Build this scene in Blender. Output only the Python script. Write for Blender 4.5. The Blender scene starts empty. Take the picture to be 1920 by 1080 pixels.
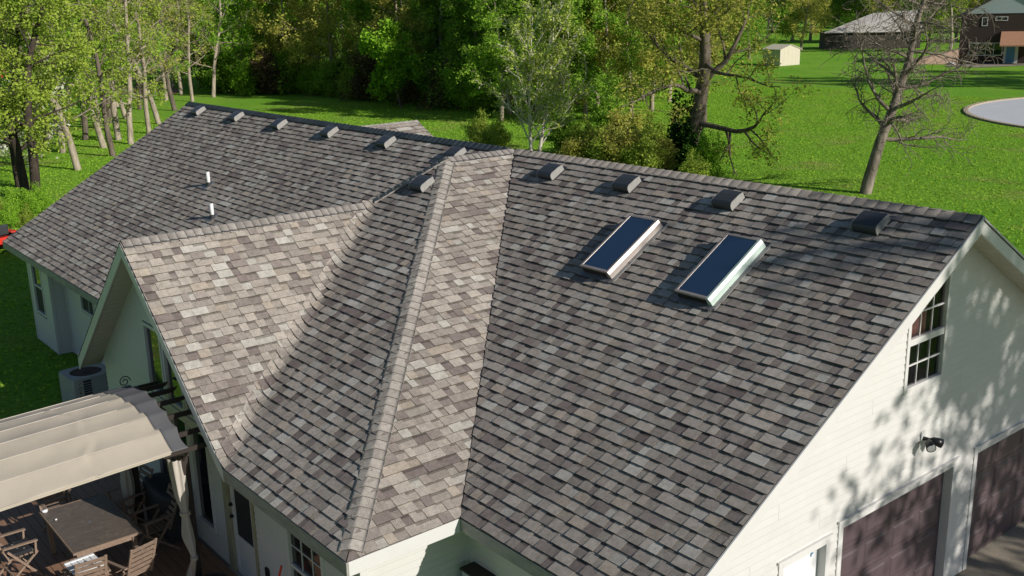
import bpy, math, random
import numpy as np
from mathutils import Vector, Matrix
random.seed(7); rng = np.random.default_rng(7)
S = bpy.context.scene
C = S.collection
# ---------------------------------------------------------------- camera
ZR = 5.74                       # ridge height above the garage apron
LAWN = -0.60                    # the lawn lies lower than the apron
CAM = np.array([16.0092, -13.0262, 2.8205 + ZR])
YAW, PITCH, ROLL, FPX = -0.8929, 0.2681, -0.0228, 1944.8
fw = np.array([math.sin(YAW)*math.cos(PITCH), math.cos(YAW)*math.cos(PITCH), -math.sin(PITCH)])
r0 = np.cross(fw, [0, 0, 1]); r0 /= np.linalg.norm(r0); u0 = np.cross(r0, fw)
rt = math.cos(ROLL)*r0 + math.sin(ROLL)*u0
up = -math.sin(ROLL)*r0 + math.cos(ROLL)*u0
cd = bpy.data.cameras.new('camera'); cam = bpy.data.objects.new('camera', cd); C.objects.link(cam)
cam.matrix_world = Matrix(((rt[0], up[0], -fw[0], CAM[0]), (rt[1], up[1], -fw[1], CAM[1]), (rt[2], up[2], -fw[2], CAM[2]), (0, 0, 0, 1)))
cd.sensor_width = 36; cd.lens = FPX*36/1920; cd.clip_start = 0.1; cd.clip_end = 3000
S.camera = cam
# ---------------------------------------------------------------- sky, sun, exposure
SUN_AZ, SUN_EL = math.radians(75.0), math.radians(26.2)
w = bpy.data.worlds.new('World'); S.world = w; w.use_nodes = True
nt = w.node_tree; bg = nt.nodes['Background']
sky = nt.nodes.new('ShaderNodeTexSky'); sky.sky_type = 'NISHITA'; sky.sun_disc = False
sky.sun_elevation = SUN_EL; sky.sun_rotation = SUN_AZ; sky.altitude = 100; sky.ozone_density = 3.0; sky.dust_density = 0.6
nt.links.new(sky.outputs[0], bg.inputs[0]); bg.inputs[1].default_value = 0.07
sl = bpy.data.lights.new('sun', 'SUN'); sl.energy = 5.0; sl.angle = math.radians(0.53); sl.color = (1.0, 0.945, 0.875)
so = bpy.data.objects.new('sun', sl); C.objects.link(so)
sd = Vector((math.sin(SUN_AZ)*math.cos(SUN_EL), math.cos(SUN_AZ)*math.cos(SUN_EL), math.sin(SUN_EL)))
so.rotation_euler = sd.to_track_quat('Z', 'Y').to_euler(); so.location = sd*60
S.view_settings.view_transform = 'Standard'; S.view_settings.look = 'None'
S.view_settings.exposure = 0.08; S.view_settings.gamma = 1.0
S.render.engine = 'CYCLES'

# ---------------------------------------------------------------- pixel helpers (a pixel gives a direction; the surface gives the depth)
def ray(u, v): return fw + (u-960)/FPX*rt + (540-v)/FPX*up
def hit(u, v, n, c):
    d = ray(u, v); n = np.array(n, float); return CAM + (c-n@CAM)/(n@d)*d
def gp(u, v, z=LAWN): return hit(u, v, (0, 0, 1), z)
def to_px(P):
    d = np.asarray(P, float)-CAM; z = d@fw
    return 960+FPX*(d@rt)/z, 540-FPX*(d@up)/z, z

# ---------------------------------------------------------------- materials
def principled(name):
    m = bpy.data.materials.new(name); m.use_nodes = True
    return m, m.node_tree.nodes, m.node_tree.links, m.node_tree.nodes['Principled BSDF']
def mat(name, col, rough=0.6, var=0.0, scale=8.0, bump=0.0, bscale=None, metal=0.0, col2=None, stretch=None, spec=0.4, dirt=0.0):
    m, N, L, b = principled(name)
    b.inputs['Roughness'].default_value = rough; b.inputs['Metallic'].default_value = metal
    b.inputs['Specular IOR Level'].default_value = spec
    c2 = col2 if col2 else tuple(max(0, c*(1-var)) for c in col)
    tc = N.new('ShaderNodeTexCoord'); mp = N.new('ShaderNodeMapping'); L.new(tc.outputs['Object'], mp.inputs[0])
    if stretch: mp.inputs['Scale'].default_value = stretch
    n = N.new('ShaderNodeTexNoise'); n.inputs['Scale'].default_value = scale; n.inputs['Detail'].default_value = 6; n.inputs['Roughness'].default_value = 0.65
    L.new(mp.outputs[0], n.inputs['Vector'])
    cr = N.new('ShaderNodeValToRGB'); cr.color_ramp.elements[0].position = 0.32; cr.color_ramp.elements[1].position = 0.68
    cr.color_ramp.elements[0].color = (*c2, 1); cr.color_ramp.elements[1].color = (*col, 1)
    L.new(n.outputs['Fac'], cr.inputs[0]); out = cr.outputs[0]
    if dirt:
        n2 = N.new('ShaderNodeTexNoise'); n2.inputs['Scale'].default_value = 0.9; n2.inputs['Detail'].default_value = 8
        L.new(tc.outputs['Object'], n2.inputs['Vector'])
        r2 = N.new('ShaderNodeMapRange'); r2.inputs[1].default_value = 0.45; r2.inputs[2].default_value = 0.75; r2.inputs[3].default_value = 0; r2.inputs[4].default_value = dirt
        L.new(n2.outputs['Fac'], r2.inputs[0])
        mx = N.new('ShaderNodeMix'); mx.data_type = 'RGBA'; L.new(r2.outputs[0], mx.inputs[0]); L.new(out, mx.inputs[6])
        mx.inputs[7].default_value = (col[0]*.55, col[1]*.52, col[2]*.45, 1); out = mx.outputs[2]
    L.new(out, b.inputs['Base Color'])
    if bump:
        n3 = N.new('ShaderNodeTexNoise'); n3.inputs['Scale'].default_value = bscale or scale*4; n3.inputs['Detail'].default_value = 4
        L.new(mp.outputs[0], n3.inputs['Vector'])
        bp = N.new('ShaderNodeBump'); bp.inputs['Strength'].default_value = bump; bp.inputs['Distance'].default_value = 0.02
        L.new(n3.outputs['Fac'], bp.inputs['Height']); L.new(bp.outputs[0], b.inputs['Normal'])
    return m
def shingle_mat():
    m, N, L, b = principled('asphalt_shingle'); b.inputs['Roughness'].default_value = 0.95; b.inputs['Specular IOR Level'].default_value = 0.15
    at = N.new('ShaderNodeAttribute'); at.attribute_name = 'tone'
    ge = N.new('ShaderNodeNewGeometry')
    n = N.new('ShaderNodeTexNoise'); n.inputs['Scale'].default_value = 95; n.inputs['Detail'].default_value = 3; n.inputs['Roughness'].default_value = .8
    L.new(ge.outputs['Position'], n.inputs['Vector'])
    n2 = N.new('ShaderNodeTexNoise'); n2.inputs['Scale'].default_value = 13; n2.inputs['Detail'].default_value = 4
    L.new(ge.outputs['Position'], n2.inputs['Vector'])
    n4 = N.new('ShaderNodeTexNoise'); n4.inputs['Scale'].default_value = .55; n4.inputs['Detail'].default_value = 5
    L.new(ge.outputs['Position'], n4.inputs['Vector'])
    r = N.new('ShaderNodeMapRange'); r.inputs[1].default_value = .3; r.inputs[2].default_value = .7; r.inputs[3].default_value = .6; r.inputs[4].default_value = 1.4
    L.new(n.outputs['Fac'], r.inputs[0])
    r2 = N.new('ShaderNodeMapRange'); r2.inputs[1].default_value = .3; r2.inputs[2].default_value = .7; r2.inputs[3].default_value = .84; r2.inputs[4].default_value = 1.14
    L.new(n2.outputs['Fac'], r2.inputs[0])
    r4 = N.new('ShaderNodeMapRange'); r4.inputs[1].default_value = .3; r4.inputs[2].default_value = .7; r4.inputs[3].default_value = .9; r4.inputs[4].default_value = 1.1
    L.new(n4.outputs['Fac'], r4.inputs[0])
    mu = N.new('ShaderNodeMath'); mu.operation = 'MULTIPLY'; L.new(r.outputs[0], mu.inputs[0]); L.new(r2.outputs[0], mu.inputs[1])
    mu2 = N.new('ShaderNodeMath'); mu2.operation = 'MULTIPLY'; L.new(mu.outputs[0], mu2.inputs[0]); L.new(r4.outputs[0], mu2.inputs[1])
    mx = N.new('ShaderNodeVectorMath'); mx.operation = 'SCALE'; L.new(at.outputs['Color'], mx.inputs[0]); L.new(mu2.outputs[0], mx.inputs['Scale'])
    L.new(mx.outputs[0], b.inputs['Base Color'])
    bp = N.new('ShaderNodeBump'); bp.inputs['Strength'].default_value = .35; bp.inputs['Distance'].default_value = .006
    L.new(n.outputs['Fac'], bp.inputs['Height']); L.new(bp.outputs[0], b.inputs['Normal'])
    return m
def leaf_mat(name, c1, c2, trans=0.42, nscale=0.7):
    m = bpy.data.materials.new(name); m.use_nodes = True; N = m.node_tree.nodes; L = m.node_tree.links; N.clear()
    o = N.new('ShaderNodeOutputMaterial'); d = N.new('ShaderNodeBsdfDiffuse'); t = N.new('ShaderNodeBsdfTranslucent'); mx = N.new('ShaderNodeMixShader')
    g = N.new('ShaderNodeNewGeometry'); oi = N.new('ShaderNodeObjectInfo')
    n = N.new('ShaderNodeTexNoise'); n.inputs['Scale'].default_value = nscale; n.inputs['Detail'].default_value = 3; L.new(g.outputs['Position'], n.inputs['Vector'])
    a = N.new('ShaderNodeMath'); a.operation = 'MULTIPLY_ADD'; a.inputs[1].default_value = .55; L.new(g.outputs['Random Per Island'], a.inputs[0]); L.new(n.outputs['Fac'], a.inputs[2])
    a2 = N.new('ShaderNodeMath'); a2.operation = 'MULTIPLY_ADD'; a2.inputs[1].default_value = .35; L.new(oi.outputs['Random'], a2.inputs[0]); L.new(a.outputs[0], a2.inputs[2])
    cr = N.new('ShaderNodeValToRGB'); cr.color_ramp.elements[0].position = .5; cr.color_ramp.elements[1].position = 1.25-.15
    cr.color_ramp.elements[0].color = (*c1, 1); cr.color_ramp.elements[1].color = (*c2, 1); L.new(a2.outputs[0], cr.inputs[0])
    L.new(cr.outputs[0], d.inputs[0]); L.new(cr.outputs[0], t.inputs[0]); mx.inputs[0].default_value = trans
    L.new(d.outputs[0], mx.inputs[1]); L.new(t.outputs[0], mx.inputs[2]); L.new(mx.outputs[0], o.inputs[0])
    return m
def bark_mat(name, c1, c2):
    return mat(name, c1, .95, col2=c2, scale=5, bump=.6, bscale=14, stretch=(1, 1, .25), spec=.1)
def glass_mat(name, col, rough=.03, spec=.5, transp=0.0):
    m, N, L, b = principled(name)
    b.inputs['Base Color'].default_value = (*col, 1); b.inputs['Roughness'].default_value = rough; b.inputs['Specular IOR Level'].default_value = spec
    n = N.new('ShaderNodeTexNoise'); n.inputs['Scale'].default_value = 1.3; bp = N.new('ShaderNodeBump'); bp.inputs['Strength'].default_value = .02
    tc = N.new('ShaderNodeTexCoord'); L.new(tc.outputs['Object'], n.inputs['Vector']); L.new(n.outputs['Fac'], bp.inputs['Height']); L.new(bp.outputs[0], b.inputs['Normal'])
    if transp:
        t = N.new('ShaderNodeBsdfTransparent'); mx = N.new('ShaderNodeMixShader'); mx.inputs[0].default_value = transp
        L.new(b.outputs[0], mx.inputs[1]); L.new(t.outputs[0], mx.inputs[2]); L.new(mx.outputs[0], N['Material Output'].inputs[0])
    return m
def lawn_mat():
    m, N, L, b = principled('lawn_grass'); b.inputs['Roughness'].default_value = .9; b.inputs['Specular IOR Level'].default_value = .1
    g = N.new('ShaderNodeNewGeometry')
    def noise(s, d=5, r=.6, st=None):
        n = N.new('ShaderNodeTexNoise'); n.inputs['Scale'].default_value = s; n.inputs['Detail'].default_value = d; n.inputs['Roughness'].default_value = r
        if st:
            mp = N.new('ShaderNodeMapping'); mp.inputs['Scale'].default_value = st; L.new(g.outputs['Position'], mp.inputs[0]); L.new(mp.outputs[0], n.inputs['Vector'])
        else: L.new(g.outputs['Position'], n.inputs['Vector'])
        return n
    def ramp(src, p0, p1, c0, c1):
        cr = N.new('ShaderNodeValToRGB'); e = cr.color_ramp.elements; e[0].position = p0; e[1].position = p1; e[0].color = (*c0, 1); e[1].color = (*c1, 1); L.new(src, cr.inputs[0]); return cr.outputs[0]
    fine = noise(5.0, 7, .75); big = noise(.11, 5); patch = noise(.23, 7, .7)
    base = ramp(fine.outputs['Fac'], .40, .60, (.07, .20, .012), (.20, .44, .035))
    big_c = ramp(big.outputs['Fac'], .38, .64, (.145, .34, .020), (.27, .42, .05))
    mx = N.new('ShaderNodeMix'); mx.data_type = 'RGBA'; mx.inputs[0].default_value = .45; L.new(base, mx.inputs[6]); L.new(big_c, mx.inputs[7])
    pf = N.new('ShaderNodeMapRange'); pf.inputs[1].default_value = .56; pf.inputs[2].default_value = .72; pf.inputs[3].default_value = 0; pf.inputs[4].default_value = .75; L.new(patch.outputs['Fac'], pf.inputs[0])
    mx2 = N.new('ShaderNodeMix'); mx2.data_type = 'RGBA'; L.new(pf.outputs[0], mx2.inputs[0]); L.new(mx.outputs[2], mx2.inputs[6]); mx2.inputs[7].default_value = (.30, .27, .10, 1)
    L.new(mx2.outputs[2], b.inputs['Base Color'])
    bn = noise(2.2, 8, .8); bp = N.new('ShaderNodeBump'); bp.inputs['Strength'].default_value = .9; bp.inputs['Distance'].default_value = .22
    L.new(bn.outputs['Fac'], bp.inputs['Height']); L.new(bp.outputs[0], b.inputs['Normal'])
    return m
M = {}
M['shingle'] = shingle_mat()
M['lawn'] = lawn_mat()
M['siding'] = mat('white_vinyl_siding', (.56, .55, .525), .45, .05, 2.5, .03, 30, dirt=.10)
M['trim'] = mat('white_trim_paint', (.59, .58, .56), .4, .05, 3, dirt=.10)
M['fascia_aged'] = mat('aged_fascia', (.36, .34, .31), .6, .35, 3, .1, 20, stretch=(1, 1, 4), dirt=.3)
M['soffit'] = mat('beige_soffit', (.50, .465, .40), .6, .06, 4)
M['roofdeck'] = mat('roof_underlay', (.05, .045, .04), .9, .2)
M['vent'] = mat('charcoal_plastic_vent', (.045, .048, .052), .38, .15, 6, dirt=.15)
M['ventside'] = mat('weathered_vent_flange', (.30, .29, .27), .6, .2, 9)
M['pvc'] = mat('white_pvc', (.68, .68, .67), .4, .03)
M['rubber'] = mat('black_rubber', (.02, .02, .021), .6, .2)
M['lead'] = mat('galvanised_flashing', (.20, .20, .20), .45, .25, 7, metal=.4)
M['skyglass'] = glass_mat('skylight_glass', (.022, .050, .098), .12, .5)  # blue base colour stands in for the reflected sky
M['bronze'] = mat('bronze_aluminium', (.38, .33, .30), .35, .15, 5, metal=.3)
M['mint'] = mat('faded_mint_aluminium', (.48, .58, .52), .4, .12, 5, metal=.2)
M['darkmetal'] = mat('dark_brown_metal', (.035, .026, .022), .5, .2)
M['glass'] = glass_mat('window_glass', (.010, .012, .014), .02, .9)
M['glass_clear'] = glass_mat('clear_window_glass', (.006, .007, .008), .03, .5, .72)
M['screen'] = mat('insect_screen', (.018, .02, .024), .7, .2)
M['garage'] = mat('plum_brown_garage_door', (.088, .062, .068), .5, .14, 3, dirt=.12)
M['yellowwood'] = mat('aged_door_casing', (.36, .33, .21), .7, .35, 4, .2, 20, stretch=(6, 6, 1))
M['curtain'] = mat('pink_curtain', (.55, .27, .25), .9, .2, 6)
M['interior'] = mat('dark_interior', (.02, .018, .017), .9, .2)
M['black'] = mat('black_enamel', (.012, .012, .013), .3, .2)
M['lamp_lens'] = mat('frosted_lens', (.5, .5, .5), .3, .05)
M['concrete'] = mat('apron_concrete', (.30, .26, .20), .9, .3, 2.2, .3, 30, dirt=.35)
M['asphalt'] = mat('pale_road_concrete', (.50, .51, .53), .9, .10, .6, .2, 20, dirt=.06)
M['kerb'] = mat('kerb_concrete', (.42, .35, .25), .9, .2, 2)
M['gravel'] = mat('gravel_path', (.50, .50, .50), .95, .4, 1.5, .5, 8)
M['canvas'] = mat('beige_canvas', (.40, .355, .285), .85, .08, 2.5, .25, 5, dirt=.12)
M['grey_band'] = mat('grey_canopy_band', (.10, .10, .105), .9, .1, 3)
M['curtain_canvas'] = mat('taupe_curtain_cloth', (.42, .38, .33), .9, .12, 3)
M['plank'] = mat('red_brown_deck_board', (.29, .165, .10), .65, .22, 3, .12, 25, stretch=(.5, 6, 6), dirt=.2)
M['teak'] = mat('weathered_teak', (.26, .185, .135), .8, .35, 6, .2, 30, stretch=(3, 3, 3))
M['tabletop'] = mat('worn_table_top', (.085, .066, .056), .5, .35, 5, .15, 30, col2=(.14, .115, .09), stretch=(6, 1.2, 1))
_N = M['tabletop'].node_tree.nodes; _L = M['tabletop'].node_tree.links; _b = _N['Principled BSDF']; _src = _b.inputs['Base Color'].links[0].from_socket
_t = _N.new('ShaderNodeTexCoord'); _n = _N.new('ShaderNodeTexNoise'); _n.inputs['Scale'].default_value = 3.2; _n.inputs['Detail'].default_value = 9; _n.inputs['Roughness'].default_value = .8; _L.new(_t.outputs['Object'], _n.inputs['Vector'])
_r = _N.new('ShaderNodeMapRange'); _r.inputs[1].default_value = .55; _r.inputs[2].default_value = .72; _r.inputs[3].default_value = 0; _r.inputs[4].default_value = .7; _L.new(_n.outputs['Fac'], _r.inputs[0])
_x = _N.new('ShaderNodeMix'); _x.data_type = 'RGBA'; _L.new(_r.outputs[0], _x.inputs[0]); _L.new(_src, _x.inputs[6]); _x.inputs[7].default_value = (.30, .26, .19, 1); _L.new(_x.outputs[2], _b.inputs['Base Color'])
M['whiteplastic'] = mat('white_plastic', (.68, .69, .70), .35, .04)
M['ac'] = mat('grey_beige_enamel', (.40, .385, .35), .5, .12, 5, dirt=.2)
M['acfan'] = mat('rusty_fan_well', (.09, .05, .04), .8, .4, 5)
M['acdark'] = mat('dark_louvre', (.03, .032, .035), .6, .2)
M['red'] = mat('red_enamel', (.62, .035, .02), .35, .15, 4)
M['tyre'] = mat('tyre_rubber', (.022, .022, .022), .85, .2)
M['brick'] = mat('dark_brown_brick', (.060, .040, .034), .9, .35, 6, .4, 30)
M['bluegrey'] = mat('blue_grey_gable_siding', (.40, .46, .49), .7, .08, 4)
M['redroof'] = mat('red_brown_tile_roof', (.42, .22, .13), .9, .25, 6, .4, 30)
M['tan'] = mat('tan_masonry', (.52, .36, .25), .9, .2, 2, .3, 12)
M['bluedoor'] = mat('blue_door_paint', (.10, .25, .42), .5, .1)
M['cream'] = mat('cream_shed_panel', (.55, .50, .39), .7, .08, 2)
M['wood_dark'] = mat('dark_fence_board', (.075, .062, .052), .9, .3, 3)
M['paleroof'] = mat('pale_stony_roof', (.50, .47, .43), .9, .45, 3, .6, 6)
M['rock'] = mat('white_rock', (.6, .58, .55), .9, .2, 4, .3)
M['galv'] = mat('grey_pole', (.45, .46, .47), .5, .1)
M['litter'] = mat('dry_leaf_litter', (.30, .17, .09), .95, .4, 5, .4, 10)
M['bark_pale'] = bark_mat('pale_grey_bark', (.42, .36, .28), (.19, .155, .115))
M['bark_grey'] = bark_mat('grey_brown_bark', (.20, .165, .13), (.07, .055, .043))
M['bark_dark'] = bark_mat('dark_bark', (.075, .058, .045), (.03, .024, .02))
M['bark_white'] = bark_mat('silvery_bark', (.66, .62, .53), (.42, .38, .31))
M['bark_bare'] = bark_mat('weathered_grey_bark', (.30, .255, .205), (.085, .068, .055))
M['lf_spring'] = leaf_mat('spring_leaf', (.12, .22, .02), (.40, .50, .08))
M['lf_bright'] = leaf_mat('bright_leaf', (.10, .26, .015), (.32, .55, .05))
M['lf_dark'] = leaf_mat('dark_leaf', (.075, .19, .02), (.27, .45, .05))
M['lf_olive'] = leaf_mat('olive_leaf', (.18, .21, .03), (.48, .47, .10))
M['lf_pale'] = leaf_mat('pale_leaf', (.20, .30, .04), (.50, .60, .12))
M['lf_ivy'] = leaf_mat('ivy_leaf', (.010, .035, .008), (.04, .10, .015), .2)
M['lf_white'] = leaf_mat('white_blossom', (.45, .47, .30), (.72, .72, .60))
M['lf_brush'] = leaf_mat('brown_brush', (.07, .05, .03), (.16, .12, .06), .2)

# ---------------------------------------------------------------- object helpers
def tag(o, label=None, cat=None, group=None, kind=None):
    if label: o['label'] = label
    if cat: o['category'] = cat
    if group: o['group'] = group
    if kind: o['kind'] = kind
    return o
def thing(name, label, cat, loc=(0, 0, 0), rz=0, group=None):
    o = bpy.data.objects.new(name, None); C.objects.link(o); o.location = loc; o.rotation_euler = (0, 0, rz); o.empty_display_size = .2
    return tag(o, label, cat, group)
def obj(name, V, F, m, parent=None, smooth=False, loc=None, rot=None):
    me = bpy.data.meshes.new(name); me.from_pydata([tuple(map(float, v)) for v in V], [], F); me.update()
    if smooth: me.polygons.foreach_set('use_smooth', [True]*len(me.polygons))
    me.materials.append(M[m] if isinstance(m, str) else m)
    o = bpy.data.objects.new(name, me); C.objects.link(o)
    if parent: o.parent = parent
    if loc is not None: o.location = loc
    if rot is not None: o.rotation_euler = rot
    return o
def copy_tree(o, parent=None):
    c = o.copy(); C.objects.link(c); c.parent = parent
    for ch in o.children: copy_tree(ch, c)
    return c
class MB:
    def __init__(s): s.V = []; s.F = []
    def add(s, V, F):
        n = len(s.V); s.V += [tuple(v) for v in V]; s.F += [tuple(i+n for i in f) for f in F]; return s
    def box(s, x0, x1, y0, y1, z0, z1):
        return s.add([(x0, y0, z0), (x1, y0, z0), (x1, y1, z0), (x0, y1, z0), (x0, y0, z1), (x1, y0, z1), (x1, y1, z1), (x0, y1, z1)],
                     [(3, 2, 1, 0), (4, 5, 6, 7), (0, 1, 5, 4), (1, 2, 6, 5), (2, 3, 7, 6), (3, 0, 4, 7)])
    def bar(s, a, b, wx, wy=None, upv=(0, 0, 1)):
        a, b = Vector(a), Vector(b); d = (b-a).normalized(); q = d.cross(Vector(upv))
        if q.length < 1e-4: q = d.cross(Vector((1, 0, 0)))
        q.normalize(); p = q.cross(d); wy = wx if wy is None else wy
        V = [e+q*sx*wx/2+p*sy*wy/2 for e in (a, b) for sx, sy in ((-1, -1), (1, -1), (1, 1), (-1, 1))]
        return s.add(V, [(3, 2, 1, 0), (4, 5, 6, 7), (0, 1, 5, 4), (1, 2, 6, 5), (2, 3, 7, 6), (3, 0, 4, 7)])
    def tube(s, pts, rad, n=8, cap=True):
        pts = [Vector(p) for p in pts]; rad = rad if hasattr(rad, '__len__') else [rad]*len(pts); V = []; q = None
        for i, p in enumerate(pts):
            d = (pts[min(i+1, len(pts)-1)]-pts[max(i-1, 0)]).normalized()
            if q is None: q = d.orthogonal().normalized()
            q = (q-d*q.dot(d)).normalized(); b = d.cross(q)
            V += [p+(q*math.cos(2*math.pi*k/n)+b*math.sin(2*math.pi*k/n))*rad[i] for k in range(n)]
        F = [(i*n+k, i*n+(k+1) % n, (i+1)*n+(k+1) % n, (i+1)*n+k) for i in range(len(pts)-1) for k in range(n)]
        if cap: F += [tuple(range(n))[::-1], tuple((len(pts)-1)*n+k for k in range(n))]
        return s.add(V, F)
    def prism(s, poly, dirv):
        n = len(poly); d = Vector(dirv); V = [Vector(p) for p in poly]+[Vector(p)+d for p in poly]
        return s.add(V, [tuple(range(n))[::-1], tuple(range(n, 2*n))]+[(i, (i+1) % n, n+(i+1) % n, n+i) for i in range(n)])
    def build(s, name, m, parent=None, smooth=False, **k): return obj(name, s.V, s.F, m, parent, smooth, **k)
def bevel(o, wd=.01, seg=2):
    b = o.modifiers.new('bevel', 'BEVEL'); b.width = wd; b.segments = seg; b.limit_method = 'ANGLE'; return o
R_ = lambda a, b: random.uniform(a, b)

# ---------------------------------------------------------------- ground
def ground_z(x, y):
    def ss(a, b, t):
        t = min(1, max(0, (t-a)/(b-a))); return t*t*(3-2*t)
    k = ss(2.5, 7.5, x)*ss(-16, -12, y)*(1-ss(10, 20, y))
    und = .10*math.sin(x*.11+1)*math.sin(y*.13) if math.hypot(x, y) > 24 else 0
    return LAWN*(1-k)-.012+und*0
def grid_axis(a, b, lo, hi, st):
    near = list(np.arange(lo, hi+.01, st)); return sorted(set([a, a*.6, a*.3]+near+[b*.3, b*.6, b]))
gx = grid_axis(-1500, 1500, -60, 60, 2); gy = grid_axis(-1500, 1500, -60, 60, 2)
V = [(x, y, ground_z(x, y)) for y in gy for x in gx]; n = len(gx)
F = [(j*n+i, j*n+i+1, (j+1)*n+i+1, (j+1)*n+i) for j in range(len(gy)-1) for i in range(n-1)]
tag(obj('ground', V, F, 'lawn', smooth=True), kind='structure')
tag(MB().box(9.0, 24, -4.6, 9, -.3, -.004).build('driveway', 'concrete'), kind='structure')
# turning circle with kerb
def px_ring(cx, cy, r, n=72): return [(cx+r*math.cos(2*math.pi*k/n), cy+r*math.sin(2*math.pi*k/n)) for k in range(n)]
a_, b_, c_ = gp(1806, 208), gp(1920, 184), gp(1920, 240)
A = np.array([[2*(b_-a_)[0], 2*(b_-a_)[1]], [2*(c_-a_)[0], 2*(c_-a_)[1]]]); bb = np.array([b_[:2]@b_[:2]-a_[:2]@a_[:2], c_[:2]@c_[:2]-a_[:2]@a_[:2]])
cc = np.linalg.solve(A, bb); cr_ = float(np.linalg.norm(a_[:2]-cc))
ri = px_ring(cc[0], cc[1], cr_-.35)
rd = MB(); rd.add([(x, y, LAWN+.012) for x, y in ri], [tuple(range(72))])
sx, sy = cc; rd.add([(sx+cr_*.6, sy-4, LAWN+.008), (sx+120, sy-4+25, LAWN+.008), (sx+120, sy+4+25, LAWN+.008), (sx+cr_*.6, sy+4, LAWN+.008)], [(0, 1, 2, 3)])
tag(rd.build('road', 'asphalt'), kind='structure')
kb = MB(); ro = px_ring(cc[0], cc[1], cr_)
kb.add([(x, y, LAWN+.11) for x, y in ri]+[(x, y, LAWN+.11) for x, y in ro]+[(x, y, LAWN-.05) for x, y in ri]+[(x, y, LAWN-.05) for x, y in ro],
       [(i, 72+i, 72+(i+1) % 72, (i+1) % 72) for i in range(72)]+[(i, (i+1) % 72, 144+(i+1) % 72, 144+i) for i in range(72)]+[(72+i, 216+i, 216+(i+1) % 72, 72+(i+1) % 72) for i in range(72)])
tag(kb.build('kerb', 'kerb'), kind='structure')
def strip(name, pix, m, dz):
    P = [gp(u, v) for u, v in pix]
    return tag(obj(name, [(p[0], p[1], LAWN+dz) for p in P], [tuple(range(len(P)))], m), kind='structure')
strip('gravel_path', [(70, 150), (205, 139), (262, 112), (285, 100), (305, 104), (300, 122), (245, 138), (180, 150), (70, 158)], 'gravel', .02)
strip('leaf_litter_bed', [(218, 168), (290, 160), (340, 168), (330, 176), (260, 178), (225, 176)], 'litter', .02)

# ---------------------------------------------------------------- the house: shared numbers (relative to the ridge, ridge z = 0)
XL, XR, AA, P_, D_ = -16.25, 9.583, 1.6436, .5892, 6.0
PS, PE, XG, YF, YQ, XF = .5857, .5775, -.6185, -7.68, -2.9195, 2.648
ZE = -P_*D_; ZG = -PS*(-YQ-AA); XE = -ZE/PE; PG = (ZG-ZE)/(XF-XG); XW = XG-(XF-XG)
house = thing('house', 'white sided house with a brown shingle roof, skylights and garage doors', 'house')
PAL = [((.52, .475, .425), 4.5), ((.455, .415, .37), 6.0), ((.60, .585, .54), 2.2), ((.385, .345, .31), 4.5), ((.235, .195, .187), 2.3), ((.50, .435, .365), 1.6), ((.30, .262, .245), 2.2)]
PC = [p[0] for p in PAL]; PW = np.array([p[1] for p in PAL]); PW /= PW.sum()
def tone():
    c = np.array(PC[rng.choice(len(PC), p=PW)])*rng.uniform(.92, 1.08)*np.array((1.03, 1.0, .955)); c = (c*.82+np.array((.41, .372, .332))*.18)*.66; return c
def clip(poly, lines):
    # lines: list of (nx, ny, c) keep nx*u+ny*v >= c
    for nx, ny, c in lines:
        out = []
        for i in range(len(poly)):
            a, b = poly[i], poly[(i+1) % len(poly)]; da = nx*a[0]+ny*a[1]-c; db = nx*b[0]+ny*b[1]-c
            if da >= 0: out.append(a)
            if (da >= 0) != (db >= 0):
                t = da/(da-db); out.append((a[0]+(b[0]-a[0])*t, a[1]+(b[1]-a[1])*t))
        poly = out
        if len(poly) < 3: return []
    return poly
def area(p): return abs(sum(p[i][0]*p[(i+1) % len(p)][1]-p[(i+1) % len(p)][0]*p[i][1] for i in range(len(p))))/2
EXPO = .155
PIECES = []        # (verts, faces, tones per face, slope object)
def edge_line(a, b, inside):
    nx, ny = -(b[1]-a[1]), b[0]-a[0]; L_ = math.hypot(nx, ny); nx /= L_; ny /= L_; c = nx*a[0]+ny*a[1]
    if nx*inside[0]+ny*inside[1] < c: nx, ny, c = -nx, -ny, -c
    return nx, ny, c
def soft_z(x, y, z):
    # woven valley between the gable slope and the hip face
    zs = PS*(y+AA); zg = ZG-PG*(x-XG); d = abs(zs-zg); k = .16
    h = max(k-d, 0)/k
    return max(zs, zg)+h*h*k/4
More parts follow.
